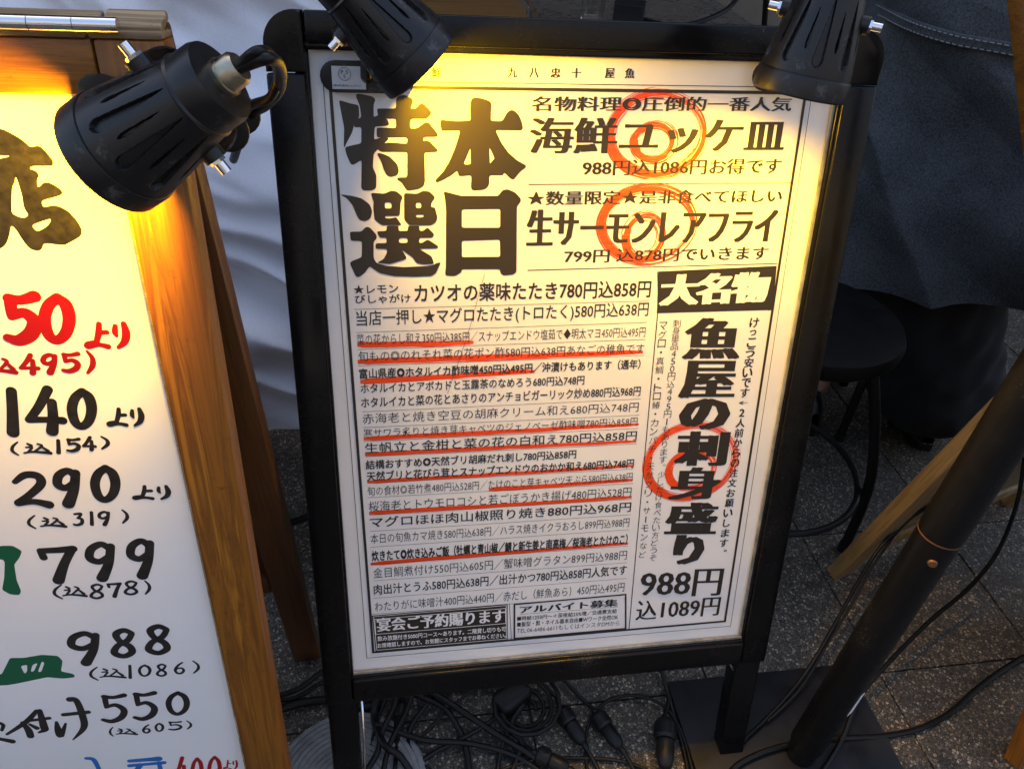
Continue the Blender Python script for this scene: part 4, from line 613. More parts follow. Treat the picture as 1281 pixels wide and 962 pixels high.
# ---------------------------------------------------------------- clip-on lamps
AIMDEG = 27
def lamp(px_f, d_f, px_b, d_b, jaw_px, jaw_len, label, cable, roll=0, jaw_ax=None, jaw_n=None, sticker=False, LS=1.13):
    F = at(*px_f, d_f); Bk = at(*px_b, d_b); az = (F - Bk).normalized()
    view = (F - CAM).normalized(); ax = view.cross(az).normalized(); ay = az.cross(ax)   # ax: pivot axis, across the view
    ML0 = axes(F, ax, ay, az); ML = ML0 @ Matrix.Scale(LS, 4)
    J = jaw_px
    base = thing('clip_lamp', label, 'lamp', J, 'black clip-on lamps lighting the menu boards')
    Rr = .0385; L = .098
    # shade: hollow ribbed drum with tapering slots
    bm = B(); nth = 540; zs = [-.0175 - .0595 * k / 90 for k in range(91)]
    def prof(z):
        t = (-z - .0175) / .0595; return .0372 + (.0265 - .0372) * (t ** 1.15)
    rings = []
    for z in zs:
        t = (-z - .0175) / .0595; ring = []
        for k in range(nth):
            a = 2 * math.pi * k / nth; r = prof(z); P = 2 * math.pi / 9
            u = (a % P) / P - .5; dd = 0
            def slot(uc, w0, t0, t1, depth):
                hw = w0 * (1 - (t - t0) / (t1 - t0)) ** .7 if t0 <= t <= t1 else 0
                if t < t0 and t > t0 - .09: hw = w0 * math.sqrt(max(0, 1 - ((t0 - t) / .09) ** 2))
                q = abs(((u - uc + .5) % 1) - .5)
                if hw <= 0: return 0
                e = max(0, min(1, (hw - q) / .022 + .3)); e = e * e * (3 - 2 * e)
                return depth * e
            dd = max(slot(0, .17, .20, .96, .0034), slot(.5, .055, .40, .80, .0034))
            rad = r - dd
            ring.append(bm.verts.new((rad * math.cos(a), rad * math.sin(a), z)))
        rings.append(ring)
    for a, b in zip(rings, rings[1:]):
        for k in range(nth): bm.faces.new((a[k], b[k], b[(k + 1) % nth], a[(k + 1) % nth]))
    obj('shade', bm, M_LAMP, base, ML, smooth=40)
    bm = B(); lathe(bm, [(.0300, -.030), (.0350, -.012), (.0372, .0), (.0380, .0006), (.0387, -.0006), (.0386, -.0150), (.0380, -.0163), (.0368, -.0166), (.0366, -.0176), (.0350, -.0176)], 72); obj('front_ring', bm, M_LAMP, base, ML, smooth=30)
    bm = B(); lathe(bm, [(.0262, -.0768), (.0272, -.0772), (.0276, -.0782), (.0268, -.0794), (.0262, -.0798), (.0260, -.0930), (.0246, -.0968), (.0120, -.0980), (.0, -.0980)], 60); obj('back_cap', bm, M_LAMP, base, ML, smooth=30)
    bm = B(); lathe(bm, [(.0120, -.0979), (.0122, -.1010), (.0108, -.1014), (.0104, -.1100), (.0085, -.1125), (.0, -.1125)], 30); obj('cable_gland', bm, M_BRASS, base, ML, smooth=35)
    bm = B(); lathe(bm, [(.0, -.0400), (.010, -.0405), (.018, -.0440), (.0200, -.050), (.0185, -.056), (.013, -.064), (.012, -.074)], 40); obj('bulb', bm, M_BULB, base, ML, smooth=True)
    bm = B(); lathe(bm, [(.0335, -.0150), (.0285, -.030), (.021, -.060), (.017, -.0745)], 48); obj('reflector', bm, M_REFL, base, ML, smooth=True)
    # yoke: flat strap round the back of the shade, screws at both pivots
    zp = -.060; pr = .0345; bm = B(); strap = []
    for k in range(25):
        a = math.pi * k / 24; strap.append(Vector((pr * math.cos(a), 0, zp)) + Vector((0, 1, 0)) * (.050 * math.sin(a) ** .6 if 0 < k < 24 else 0))
    wv = Vector((0, 0, .007)); prev = None
    for i, p in enumerate(strap):
        q = strap[min(i + 1, 24)] - strap[max(i - 1, 0)]; n = q.normalized().cross(Vector((0, 0, 1))) * .0008
        ring = [bm.verts.new(p + n + wv), bm.verts.new(p - n + wv), bm.verts.new(p - n - wv), bm.verts.new(p + n - wv)]
        if prev:
            for k in range(4): bm.faces.new((prev[k], ring[k], ring[(k + 1) % 4], prev[(k + 1) % 4]))
        else: bm.faces.new(ring[::-1])
        prev = ring
    bm.faces.new(prev); bmesh.ops.recalc_face_normals(bm, faces=bm.faces[:]); obj('yoke', bm, M_LAMP, base, ML, smooth=40)
    for s in (-1, 1):
        bm = B(); tube(bm, [(s * .028, 0, zp), (s * .0352, 0, zp)], .0075, 18); obj('pivot_boss', bm, M_LAMP, base, ML, smooth=40)
        bm = B(); tube(bm, [(s * .0353, 0, zp), (s * .0375, 0, zp)], .0055, 6); tube(bm, [(s * .0375, 0, zp), (s * .0450, 0, zp)], .0036, 16); obj('screw', bm, M_CHROME, base, ML, smooth=40)
    # clamp: two rounded paddles squeezing the rail, spring coil above, stem to the yoke
    jx = jaw_ax or BX; jn = jaw_n or BZ; jy = jn.cross(jx).normalized(); MJ = axes(J, jx, jy, jn)
    for side in (0, 1):
        bm = B(); pl = stadium(jaw_len, .031)
        prism(bm, pl, 0, .0028, bev=.0008)
        for v in bm.verts: v.co.z += .0016 * (v.co.x / jaw_len * 2) ** 2
        if side: M2 = MJ @ Matrix.Translation((0, 0, -.052)) @ Matrix.Rotation(math.pi, 4, 'X')
        else: M2 = MJ
        obj('clamp_paddle', bm, M_LAMP, base, M2, smooth=35)
    bm = B(); tube(bm, spline([MJ @ Vector(p) for p in ((0, .006, .003), (0, .016, .004), (0, .0185, -.004), (0, .0185, -.045), (0, .016, -.056), (0, .006, -.055))], 6), .003, 10); obj('clamp_spring', bm, M_BLACK2, base, smooth=True)
    yk = ML @ Vector((0, .050, zp)); s0 = MJ @ Vector((0, .0, .004))
    bm = B(); tube(bm, [s0, s0 + jn * .012, yk], [.006, .006, .006], 14); obj('stem', bm, M_LAMP, base, smooth=40)
    if sticker:
        MS = MJ @ Matrix.Translation((-.018, -.001, .0040))
        bm = B(); box(bm, (-.017, -.011, 0), (.017, .011, .0004)); st_ = obj('rating_sticker', bm, M_STICKER, base, MS)
        for s_, x0, x1, y, h in (('P', -7.6, -5.2, 5.4, 3.4), ('S', -2.8, -.6, 5.4, 3.4), ('E', -5, -3.2, 1.4, 3.0), ('株式会社ムサシ', -16, 12, -7.5, 2.2)):
            put_text('print', s_, x0, x1, y, y, h, .01, 0, M_INK, st_, MS, .0007)
        bm = B(); tube(bm, [(-.0041 + .0062 * math.cos(a), .0036 + .0062 * math.sin(a), .0006) for a in [2 * math.pi * k / 32 for k in range(33)]], .00025, 5, False); obj('print', bm, M_INK, st_, MS)
    nz = ML @ Vector((0, 0, -.112))
    bm = B()
    for cpts, cr in cable: tube(bm, spline([nz - az * -.004] + [at(*c) for c in cpts], 9), cr, 12)
    obj('cable', bm, M_CORD, base, smooth=True)
    tgt = az * math.cos(R(AIMDEG)) + ((view - az * view.dot(az)).normalized()) * math.sin(R(AIMDEG)); AIM = ML0.inverted().to_3x3().to_4x4() @ az.rotation_difference(tgt).to_matrix().to_4x4() @ ML0.to_3x3().to_4x4()
    ld = bpy.data.lights.new('lamp_light', 'SPOT'); ld.energy = LAMP_W; ld.color = LAMP_COL; ld.spot_size = R(SPOT); ld.spot_blend = 1.0; ld.shadow_soft_size = .016
    lo = bpy.data.objects.new('lamp_light', ld); COL.objects.link(lo); lo.parent = base
    lo.matrix_basis = wm(base).inverted() @ ML0 @ Matrix.Translation((0, 0, -.030)) @ AIM @ Matrix.Rotation(math.pi, 4, 'X')
    return base
lamp((138, 198), .515, (288, 92), .480, at(208, 142, .548), .118, 'black ribbed clip lamp on the wooden menu board, leftmost of the three',
     [([(330, 74, .455), (349, 82, .48), (349, 112, .53), (332, 132, .57), (310, 150, .62), (292, 200, .75)], .0040),
      ([(318, 66, .452), (338, 68, .47), (348, 95, .51), (338, 122, .53), (314, 132, .55), (290, 150, .60)], .0032)],
     LS=1.04, jaw_ax=(at(310, 162, .565) - at(112, 122, .560)).normalized(), jaw_n=WZ)
JB = lambda x, y, z=.0175: MBD @ Vector((x, y, z))
lamp((527, 82), .735, (442, -12), .692, JB(-.238, .386, .012), .094, 'black clip lamp on the top rail of the poster stand, above the big headline',
     [([(400, -60, .66), (370, -130, .68), (400, -150, .80), (470, -60, .98), (480, 100, 1.15)], .0040)], sticker=True)
lamp((998, 117), .735, (1040, -4), .694, JB(.236, .396, .012), .104, 'black clip lamp on the top right corner of the poster stand',
     [([(1052, -70, .66), (1040, -150, .70), (980, -140, .85), (962, -40, 1.0), (950, 120, 1.15)], .0040)])

# ---------------------------------------------------------------- floor things under the boards
def cord(label, pts, r, group='black cords lying on the pavement', smooth_n=8, name='extension_cord'):
    bm = B(); tube(bm, spline([onz(x, y, z) for x, y, z in pts], smooth_n), r, 10); o = obj(name, bm, M_CORD, smooth=True)
    return tag(o, label, 'cord', group)
cords = [
 ('thin black cord running straight down-left from the bottom rail of the poster stand', [(628, 838, .03), (602, 855, .02), (560, 888, .012), (520, 930, .008), (498, 958, .006), (470, 990, .006)], .0030),
 ('black cord curving left across other cords below the poster', [(660, 850, .02), (640, 878, .02), (612, 903, .02), (575, 925, .016), (545, 940, .01), (515, 962, .008), (480, 1000, .006)], .0040),
 ('thick black cord bending downward right of the round base', [(500, 850, .02), (520, 868, .02), (555, 885, .018), (574, 912, .014), (584, 940, .010), (588, 980, .008)], .0055),
 ('thick black cord slanting right below the middle of the bottom rail', [(535, 862, .03), (570, 884, .028), (612, 912, .02), (655, 938, .014), (672, 950, .012)], .0058),
 ('black cord dropping steeply below the adapter', [(640, 900, .02), (631, 925, .014), (624, 950, .01), (620, 990, .008)], .0040),
 ('thin dark cord beside the left leg of the poster stand', [(490, 855, .03), (478, 885, .022), (468, 915, .014), (464, 945, .01), (470, 1000, .008)], .0030),
 ('black cord crossing the round grey base', [(498, 860, .03), (492, 885, .03), (478, 915, .03), (470, 945, .028), (440, 990, .012)], .0050),
 ('black cord arching in a wide loop round the two right-hand plugs', [(740, 1000, .006), (733, 945, .008), (735, 910, .010), (750, 884, .012), (775, 871, .014), (803, 871, .014), (832, 884, .012), (852, 915, .010), (866, 962, .008), (872, 1000, .006)], .0030),
 ('thick dark cord hanging at the right end of the bottom rail', [(822, 822, .03), (829, 845, .02), (836, 870, .012), (846, 905, .008), (858, 950, .006), (864, 1000, .006)], .0038),
 ('thick black cord running behind the left leg to the wooden board', [(300, 900, .03), (352, 886, .02), (380, 878, .016), (415, 876, .012), (450, 884, .01), (480, 880, .01)], .0075),
 ('black cord behind the left leg, highest of the bundle there', [(330, 875, .02), (372, 862, .03), (400, 842, .03), (430, 826, .03), (470, 815, .02)], .0050),
 ('black cord behind the left leg, lowest of the bundle there', [(325, 880, .02), (370, 872, .02), (398, 856, .02), (432, 842, .02), (470, 835, .02)], .0040),
 ('thick black cord lying across the base plate and off to the right', [(900, 985, .020), (925, 955, .020), (975, 934, .020), (1040, 924, .016), (1100, 921, .010), (1150, 911, .007), (1190, 890, .007), (1230, 855, .007), (1275, 825, .007), (1330, 800, .007)], .0052),
]
cords += [
 ('black cord looping left under the bottom rail beside the grey disc', [(560, 858, .02), (535, 880, .015), (512, 915, .012), (520, 950, .008), (560, 975, .006)], .0045),
 ('black cord crossing low from the disc towards the bottom plug', [(470, 905, .03), (530, 925, .022), (590, 930, .016), (650, 948, .010), (700, 985, .008)], .0050),
 ('black cord hugging the underside of the bottom rail on the left', [(450, 868, .02), (500, 858, .03), (560, 850, .03), (620, 848, .03), (680, 850, .03)], .0060),
 ('dark cord twisting down from the adapter to the lower edge', [(655, 880, .025), (640, 905, .02), (652, 930, .012), (640, 965, .008), (630, 1000, .006)], .0050),
 ('black cord sweeping below the two middle plugs', [(600, 975, .008), (660, 952, .010), (730, 948, .008), (790, 955, .008), (850, 985, .006)], .0032),
 ('dark cord in a narrow bend beside the left leg', [(475, 862, .03), (468, 895, .02), (480, 930, .035), (500, 945, .03), (520, 975, .008)], .0060),
 ('black cord rising from the disc to the rail, second from the left leg', [(520, 855, .03), (508, 890, .03), (488, 930, .03), (478, 970, .03)], .0046),
]
for l, p, r in cords: cord(l, p, r)
cord('black twin cord hanging along the left of the leaning pole', [(1290, 470, .50), (1232, 552, .34), (1185, 608, .26), (1140, 645, .20), (1105, 680, .15), (1087, 705, .12), (1060, 752, .09), (1030, 806, .06), (1000, 852, .035), (965, 892, .024), (928, 928, .019)], .0036)
cord('black slimmer cord twisted with the twin cord by the pole', [(1290, 485, .49), (1238, 556, .33), (1180, 620, .25), (1132, 655, .18), (1094, 705, .13), (1066, 755, .09), (1038, 800, .06), (1003, 858, .036), (960, 902, .024)], .0026)
cord('black cord sagging along the right of the leaning pole', [(1300, 480, .42), (1284, 560, .30), (1272, 630, .20), (1248, 690, .14), (1212, 735, .10), (1165, 775, .08), (1115, 825, .06), (1075, 872, .04), (1055, 920, .025), (1030, 962, .020), (1000, 1000, .020)], .0042)
def plug(label, px0, px1, r, tail0, tail1, group='black waterproof plugs lying under the poster stand'):
    a = onz(*px0, r * 1.05); b = onz(*px1, r * 1.05); d = (b - a); L = d.length; d.normalize()
    t = thing('waterproof_plug', label, 'plug', (a.x, a.y, 0), group)
    M = axes(a, d.orthogonal().normalized(), d.cross(d.orthogonal().normalized()), d)
    bm = B(); lathe(bm, [(0, 0), (r * .80, 0), (r * .98, L * .05), (r, L * .12), (r, L * .34), (r * .86, L * .38), (r * .80, L * .40)], 32, M); obj('locking_collar', bm, M_MATTE, t, smooth=35)
    bm = B(); lathe(bm, [(r * .72, L * .401), (r * .84, L * .44), (r * .82, L * .75), (r * .62, L * .92), (r * .36, L * .98), (0, L)], 28, M); obj('plug_body', bm, M_MATTE, t, smooth=35)
    bm = B()
    for k in range(16):
        q = 2 * math.pi * k / 16; box(bm, (r * .98, -r * .05, L * .10), (r * 1.06, r * .05, L * .32), M @ Matrix.Rotation(q, 4, 'Z'))
    obj('grip_ribs', bm, M_MATTE, t)
    h = L * .16
    for e, s_, tl in ((a, -1, tail0), (b, 1, tail1)):
        bm = B()
        p = [e, e + d * s_ * h]
        if tl: tube(bm, spline([e + d * s_ * -.002] + p[1:] + [onz(x, y, z) for x, y, z in tl], 7), [.0055] * 7 + [.0036] * (7 * len(tl) + 1), 10)
        obj('cable', bm, M_CORD, t, smooth=True)
plug('black waterproof plug under the poster, leftmost of the three in a row', (703, 889), (730, 930), .0155, [(694, 870, .012), (670, 848, .02), (650, 832, .03)], [(748, 962, .01), (765, 1000, .008)])
plug('black waterproof plug in the middle of the row, inside the looped cord', (746, 893), (777, 936), .0150, [(728, 874, .012), (700, 845, .02), (680, 830, .03)], [(795, 966, .01), (812, 1000, .008)])
plug('black waterproof plug standing by the base plate, rightmost of the row', (832, 902), (832, 962), .0185, [(836, 872, .014), (828, 838, .02), (822, 822, .03)], [(830, 990, .01), (830, 1010, .01)])
plug('black waterproof plug below the adapter at the bottom edge', (672, 942), (712, 962), .0150, [(655, 930, .012), (630, 905, .02)], [(740, 985, .01), (770, 1010, .01)])
plug('black waterproof plug left of centre under the bottom rail, resting on the round base', (503, 880), (497, 925), .0110, [(505, 862, .02), (515, 850, .03)], [(494, 960, .02), (485, 1000, .01)])
# adapter with a coil
ad = thing('power_adapter', 'bulky black adapter block with a coiled cord beneath the middle of the poster stand', 'adapter', onz(640, 880, 0))
c = onz(640, 872, .025); bm = B(); box(bm, (-.034, -.022, -.024), (.034, .022, .02), Matrix.Translation(c) @ Matrix.Rotation(R(35), 4, 'Z'), .014, 4); obj('housing', bm, M_MATTE, ad, smooth=35)
bm = B(); tube(bm, [c + Vector((.02, -.02, .0)) + Vector(((.022 + .001 * k) * math.cos(k * .5), (.022 + .001 * k) * math.sin(k * .5), .0008 * k - .015)) for k in range(40)], .0038, 9); obj('coiled_cord', bm, M_CORD, ad, smooth=True)
# round base disc
dc = Vector((-.318, -.052, 0)); disc = thing('round_base', 'grey round ridged weight lying behind the left leg of the poster stand', 'base weight', dc)
bm = B(); pr = [(0, .014)]
for k in range(14): r0 = .006 + k * .0083; pr += [(r0, .014), (r0 + .006, .0145), (r0 + .0066, .0128), (r0 + .0080, .0128)]
pr += [(.122, .013), (.125, .008), (.125, 0)]; lathe(bm, pr, 72, Matrix.Translation(dc)); obj('disc', bm, M_MANH, disc, smooth=25)

# ---------------------------------------------------------------- black pole on a flat base plate
pole = thing('banner_pole', 'thick black steel pole leaning on a flat square base plate', 'pole', (.433, -.09, 0))
bm = B(); box(bm, (.245, -.29, 0), (.600, .068, .013), bev=.003, seg=2); obj('base_plate', bm, M_PLATE, pole, smooth=35)
p0 = Vector((.433, -.085, .0135)); p1 = Vector((.460, -.075, .62)) ; pd = (p1 - p0).normalized()
bm = B(); tube(bm, [p0 + pd * .030, p0 + pd * .034, p0 + pd * .545], [.026, .0275, .0275], 40); obj('lower_tube', bm, M_BLACK2, pole, smooth=40)
bm = B(); tube(bm, [p0 + pd * .5455, p0 + pd * .60, p0 + pd * 1.9], .0280, 40); obj('upper_tube', bm, M_BLACK2, pole, smooth=40)
bm = B(); tube(bm, [p0, p0 + pd * .0305], [.024, .024], 32); obj('spigot', bm, M_BLACK2, pole, smooth=40)
M_COPPER = plain('worn_rusty_edge', (.20, .085, .035), .5, .3)
bm = B(); tube(bm, [p0 + pd * .5435, p0 + pd * .5455], [.0283, .0283], 40); obj('joint_ring', bm, M_COPPER, pole, smooth=40)
bm = B(); sc_ = p0 + pd * .515; dn = (CAM - sc_); dn = (dn - pd * dn.dot(pd)).normalized(); dn = (Matrix.Rotation(R(22), 3, pd) @ dn)
tube(bm, [sc_ + dn * .0255, sc_ + dn * .0300], [.0065, .005], 14); obj('set_screw', bm, M_COPPER, pole, smooth=40)
bm = B(); sc_ = p0 + pd * .19; dn2 = (Matrix.Rotation(R(48), 3, pd) @ dn); w_ = pd.cross(dn2)
bm2 = [sc_ + dn2 * .0278 + pd * a + w_ * b for a, b in ((-.03, -.001), (-.022, .006), (.03, .006), (.024, .001))]
vs = [bm.verts.new(p) for p in bm2] + [bm.verts.new(p + dn2 * .0006) for p in bm2]
bm.faces.new(vs[:4]); bm.faces.new(vs[4:][::-1])
for k in range(4): bm.faces.new((vs[k], vs[(k + 1) % 4], vs[4 + (k + 1) % 4], vs[4 + k]))
bmesh.ops.recalc_face_normals(bm, faces=bm.faces[:]); obj('white_tag', bm, M_WHITE, pole)

# ---------------------------------------------------------------- second wooden A-board, at the right edge
YA = R(17); ux = Vector((math.cos(YA), math.sin(YA), 0)); uy = Vector((-math.sin(YA), math.cos(YA), 0))
g0 = Vector((.672, .275, 0)); g1 = Vector((.800, -.140, 0))
rb = thing('wooden_board', 'yellowed wooden A-board mostly beyond the right edge, its rear foot behind the pole', 'signboard', g0)
H2 = 1.02; apex = (g0 + g1) / 2 + Vector((0, 0, H2))
for nm, g, m in (('rear', g0, M_WORN2), ('front', g1, M_WOOD)):
    up = (apex - g).normalized(); nn = ux.cross(up); nn = nn if nn.dot(-uy) > 0 else -nn
    M = axes(g, ux, up, ux.cross(up)); Lh = (apex - g).length
    def rp(name, lo, hi, mat, z0, z1, b=.002):
        bm = B(); box(bm, (lo[0], lo[1], z0), (hi[0], hi[1], z1), bev=b); obj(name, bm, mat, rb, M, smooth=35)
    z0, z1 = ((-.014, .014))
    rp(nm + '_stile', (0, .002), (.056, Lh), m, z0, z1); rp(nm + '_stile', (.55, .002), (.592, Lh), m, z0, z1)
    rp(nm + '_rail', (.0565, .085), (.5495, .125), m, z0, z1 - .003); rp(nm + '_rail', (.0565, Lh - .04), (.5495, Lh), m, z0, z1 - .003)
    rp(nm + '_panel', (.0565, .1255), (.5495, Lh - .0405), M_WORN if nm == 'rear' else M_WPANEL, -.004, .004, .0005)
# upright plank at the right edge of the view
pt, pb = at(1281, -60, 1.0), onz(1360, 800, 0); d = (pt - pb).normalized(); xx = (ux - d * ux.dot(d)).normalized()
pk = thing('wooden_plank', 'varnished upright plank just inside the right edge beside the denim jacket', 'plank', pb)
bm = B(); box(bm, (0, 0, 0), (.05, .03, (pt - pb).length), axes(pb, xx, d.cross(xx), d), .003); obj('plank', bm, M_WOOD, pk, smooth=35)

# ---------------------------------------------------------------- stools
def stool(x, y, h, r, label, rot=0, fr=.19):
    t = thing('bar_stool', label, 'stool', (x, y, 0), 'low black stools outside the shop')
    M = Matrix.Translation((x, y, 0)) @ Matrix.Rotation(rot, 4, 'Z')
    bm = B(); lathe(bm, [(0, h), (r * .85, h - .002), (r * .97, h - .010), (r, h - .022), (r * .985, h - .036), (r * .93, h - .045), (0, h - .045)], 56, M); obj('seat', bm, M_SEAT, t, smooth=35)
    for k in range(4):
        a = R(45 + 90 * k); c, s = math.cos(a), math.sin(a); bm = B()
        tube(bm, spline([M @ Vector((r * .55 * c, r * .55 * s, h - .05)), M @ Vector((r * .78 * c, r * .78 * s, h - .085)), M @ Vector((fr * .93 * c, fr * .93 * s, h * .4)), M @ Vector((fr * c, fr * s, .012))], 7), .0105, 14)
        lg = obj('leg', bm, M_BLACK2, t, smooth=40)
        bm = B(); q = M @ Vector((fr * c, fr * s, 0)); tube(bm, [q, q + Vector((0, 0, .022))], .0135, 14); obj('rubber_foot', bm, M_MATTE, lg, smooth=40)
    bm = B(); tube(bm, [M @ Vector((fr * .88 * math.cos(2 * math.pi * k / 48), fr * .88 * math.sin(2 * math.pi * k / 48), h * .32)) for k in range(49)], .007, 10, False); obj('foot_ring', bm, M_BLACK2, t, smooth=True)
    return t
stool(.538, .445, .555, .165, 'empty black round stool close behind the right post of the poster stand', R(-28 - 45 + 0), .225)
stool(-.475, .55, .49, .165, 'black stool under the person in the white shirt', R(10), .205)
stool(.97, .80, .58, .15, 'black stool under the person in dark denim', R(15), .13)

# ---------------------------------------------------------------- people seated with their backs to the boards
def skin_mesh(name, chains, sub=2, mat=None, parent=None, M=None, fold=0, seed=0):
    """chains: list of [(key, pos, radius)...]; joints with the same key are shared"""
    keys = {}; V = []; Rd = []; E = []
    for ch in chains:
        prev = None
        for k, p, r in ch:
            if k not in keys: keys[k] = len(V); V.append(p); Rd.append(r)
            if prev is not None and (prev, keys[k]) not in E: E.append((prev, keys[k]))
            prev = keys[k]
    me = bpy.data.meshes.new(name); me.from_pydata([tuple(v) for v in V], E, []); o = bpy.data.objects.new(name, me); COL.objects.link(o)
    md = o.modifiers.new('s', 'SKIN'); sv = me.skin_vertices[0].data
    for i, r in enumerate(Rd): sv[i].radius = (r, r) if not isinstance(r, tuple) else r
    sv[0].use_root = True; md.use_smooth_shade = True
    ms = o.modifiers.new('u', 'SUBSURF'); ms.levels = sub; ms.render_levels = sub
    bpy.context.view_layer.update(); m2 = bpy.data.meshes.new_from_object(o.evaluated_get(DG())); bpy.data.objects.remove(o)
    if fold:
        for v in m2.vertices:
            n = v.co.normalized(); q = noise.noise(Vector((v.co.x * 9, v.co.y * 9, v.co.z * 16 + seed))) + .5 * noise.noise(v.co * 24)
            c = Vector((v.normal.x, v.normal.y, v.normal.z)); v.co += c * q * fold
    for p in m2.polygons: p.use_smooth = True
    m2.materials.clear(); m2.materials.append(mat); m2.name = name
    o = bpy.data.objects.new(name, m2); COL.objects.link(o)
    if parent is not None: o.parent = parent; o.matrix_basis = wm(parent).inverted() @ (M or Matrix.Identity(4))
    else: o.matrix_basis = M or Matrix.Identity(4)
    return o
def loft(bm, secs, nu=120, nv=110, fold=None, close_top=True):
    """secs: (z, cx, cy, rx, ry); smooth tube of super-ellipses"""
    S = spline([Vector((s[0], s[1], s[2])) for s in secs], 10); S2 = spline([Vector((s[3], s[4], 0)) for s in secs], 10)
    n = len(S) - 1; rings = []
    for j in range(nv + 1):
        f = j / nv * n; i = min(int(f), n - 1); t = f - i; a = S[i].lerp(S[i + 1], t); b = S2[i].lerp(S2[i + 1], t); ring = []
        for k in range(nu):
            th = 2 * math.pi * k / nu; c, s = math.cos(th), math.sin(th); e = .82
            x = a.y + b.x * math.copysign(abs(c) ** e, c); y = a.z + b.y * math.copysign(abs(s) ** e, s); z = a.x
            p = Vector((x, y, z))
            if fold: p += Vector((c, s, 0)) * fold(th, j / nv, p)
            ring.append(bm.verts.new(p))
        rings.append(ring)
    for a, b in zip(rings, rings[1:]):
        for k in range(nu): bm.faces.new((a[k], a[(k + 1) % nu], b[(k + 1) % nu], b[k]))
    if close_top: bm.faces.new(rings[-1])
    return rings
SK = .86
def seated(name_label, x, y, yaw, sh, shirt_mat, shirt_fold, hem, leg_r, ankle_y, cx_, hairm, wide=.235, drop=0, trouser=M_JEANS, lean=0., seed=0):
    t = thing('person', name_label, 'person', (x, y, 0)); M = Matrix.Translation((x, y, 0)) @ Matrix.Rotation(yaw, 4, 'Z')
    V = Vector; s = sh
    P = {'pel': V((0, 0, s + .10)), 'sp': V((0, -.03, s + .28)), 'ch': V((0, -.02 + lean, s + .44)), 'nb': V((0, .0 + lean, s + .585)), 'nk': V((0, .02 + lean, s + .65)), 'hd': V((0, .035 + lean, s + .74)), 'ht': V((0, .03 + lean, s + .81))}
    ch = [[('pel', P['pel'], (.135, .105)), ('sp', P['sp'], (.125, .095)), ('ch', P['ch'], (.155, .105)), ('nb', P['nb'], (.075, .065)), ('nk', P['nk'], .052), ('hd', P['hd'], (.078, .092)), ('ht', P['ht'], (.066, .078))]]
    for sd, q in ((-1, 'l'), (1, 'r')):
        ch.append([('pel', P['pel'], 0), ('hp' + q, V((sd * .10, .05, s + .075)), .085), ('kn' + q, V((sd * .14, .43, s + .04)), .058), ('an' + q, V((sd * .14, ankle_y, .09)), .040), ('toe' + q, V((sd * .15, ankle_y + .12, .04)), .035)])
        w = V((sd * .19, .40 + lean, s + .20))
        ch.append([('ch', P['ch'], 0), ('shd' + q, V((sd * .185, lean, s + .50)), .055), ('elb' + q, V((sd * .26, .12 + lean, s + .27)), .041), ('wr' + q, w, .027), ('pm' + q, w + V((0, .05, -.005)), (.036, .016))])
        for i, (ox, ln) in enumerate(((-.028, .062), (-.010, .074), (.010, .070), (.027, .056))):
            b = w + V((ox, .085, -.008)); ch.append([('pm' + q, w, 0), ('f%d' % i + q, b, .0090), ('g%d' % i + q, b + V((0, ln * .5, -.012)), .0082), ('h%d' % i + q, b + V((0, ln * .85, -.032)), .0072)])
        ch.append([('pm' + q, w, 0), ('t1' + q, w + V((-sd * .040, .05, -.006)), .0098), ('t2' + q, w + V((-sd * .052, .085, -.014)), .0085)])
    ch = [[(k, p, (r[0] * SK, r[1] * SK) if isinstance(r, tuple) and k in ('pel', 'sp', 'ch') else r) for k, p, r in c_] for c_ in ch]
    body = skin_mesh('body', ch, 2, M_SKIN, t, M)
    # face and ears on the far side, hair cap
    bm = B(); h = P['hd'] + V((0, 0, .02))
    bmesh.ops.create_uvsphere(bm, u_segments=32, v_segments=20, radius=1)
    for v in bm.verts:
        c = v.co.copy(); r = 1 + .05 * noise.noise(c * 4) + .02 * noise.noise(c * 14)
        v.co = h + V((c.x * .086 * r, c.y * .102 * r - .012, c.z * .118 * r + .012))
        if c.y > .35 and c.z < .35: v.co.y -= .05 * (c.y - .35) * 2; v.co.z += .03
    obj('hair', bm, M_HAIR, t, M, smooth=True)
    # shirt
    secs = [(hem, 0, -.06, wide * cx_, .155), (s + .04, 0, -.05, wide * cx_, .165), (s + .16, 0, -.035, wide, .150), (s + .32, 0, -.04 + lean * .5, wide * .98, .138), (s + .44, 0, -.02 + lean, wide * 1.0, .135), (s + .53, 0, -.01 + lean, wide * .85, .11), (s + .585, 0, .01 + lean, .095, .075), (s + .60, 0, .012 + lean, .078, .068)]
    bm = B(); rings = loft(bm, secs, 300, 260, shirt_fold, False); sh_o = obj('shirt' if shirt_mat is M_SHIRT else 'denim_jacket', bm, shirt_mat, t, M, smooth=True)
    for sd in (-1, 1):
        bm = B(); A = [V((sd * .15, lean, s + .50)), V((sd * .20, .01 + lean, s + .46)), V((sd * .245, .06 + lean, s + .36)), V((sd * .262, .10 + lean, s + .28))]
        if shirt_mat is not M_SHIRT: A += [V((sd * .24, .22 + lean, s + .24)), V((sd * .195, .36 + lean, s + .205))]
        rg = tube(bm, spline(A, 10), [.075 - .018 * k / (10 * (len(A) - 1)) for k in range(10 * (len(A) - 1) + 1)], 24, False)
        for v in bm.verts: v.co += V((noise.noise(v.co * 20), noise.noise(v.co * 21 + V((5, 0, 0))), 0)) * .008
        obj('sleeve', bm, shirt_mat, t, M, smooth=True)
    # trousers
    tr = [[('w', V((0, -.01, s + .14)), (.16, .13)), ('p', V((0, 0, s + .08)), (.17, .13))]]
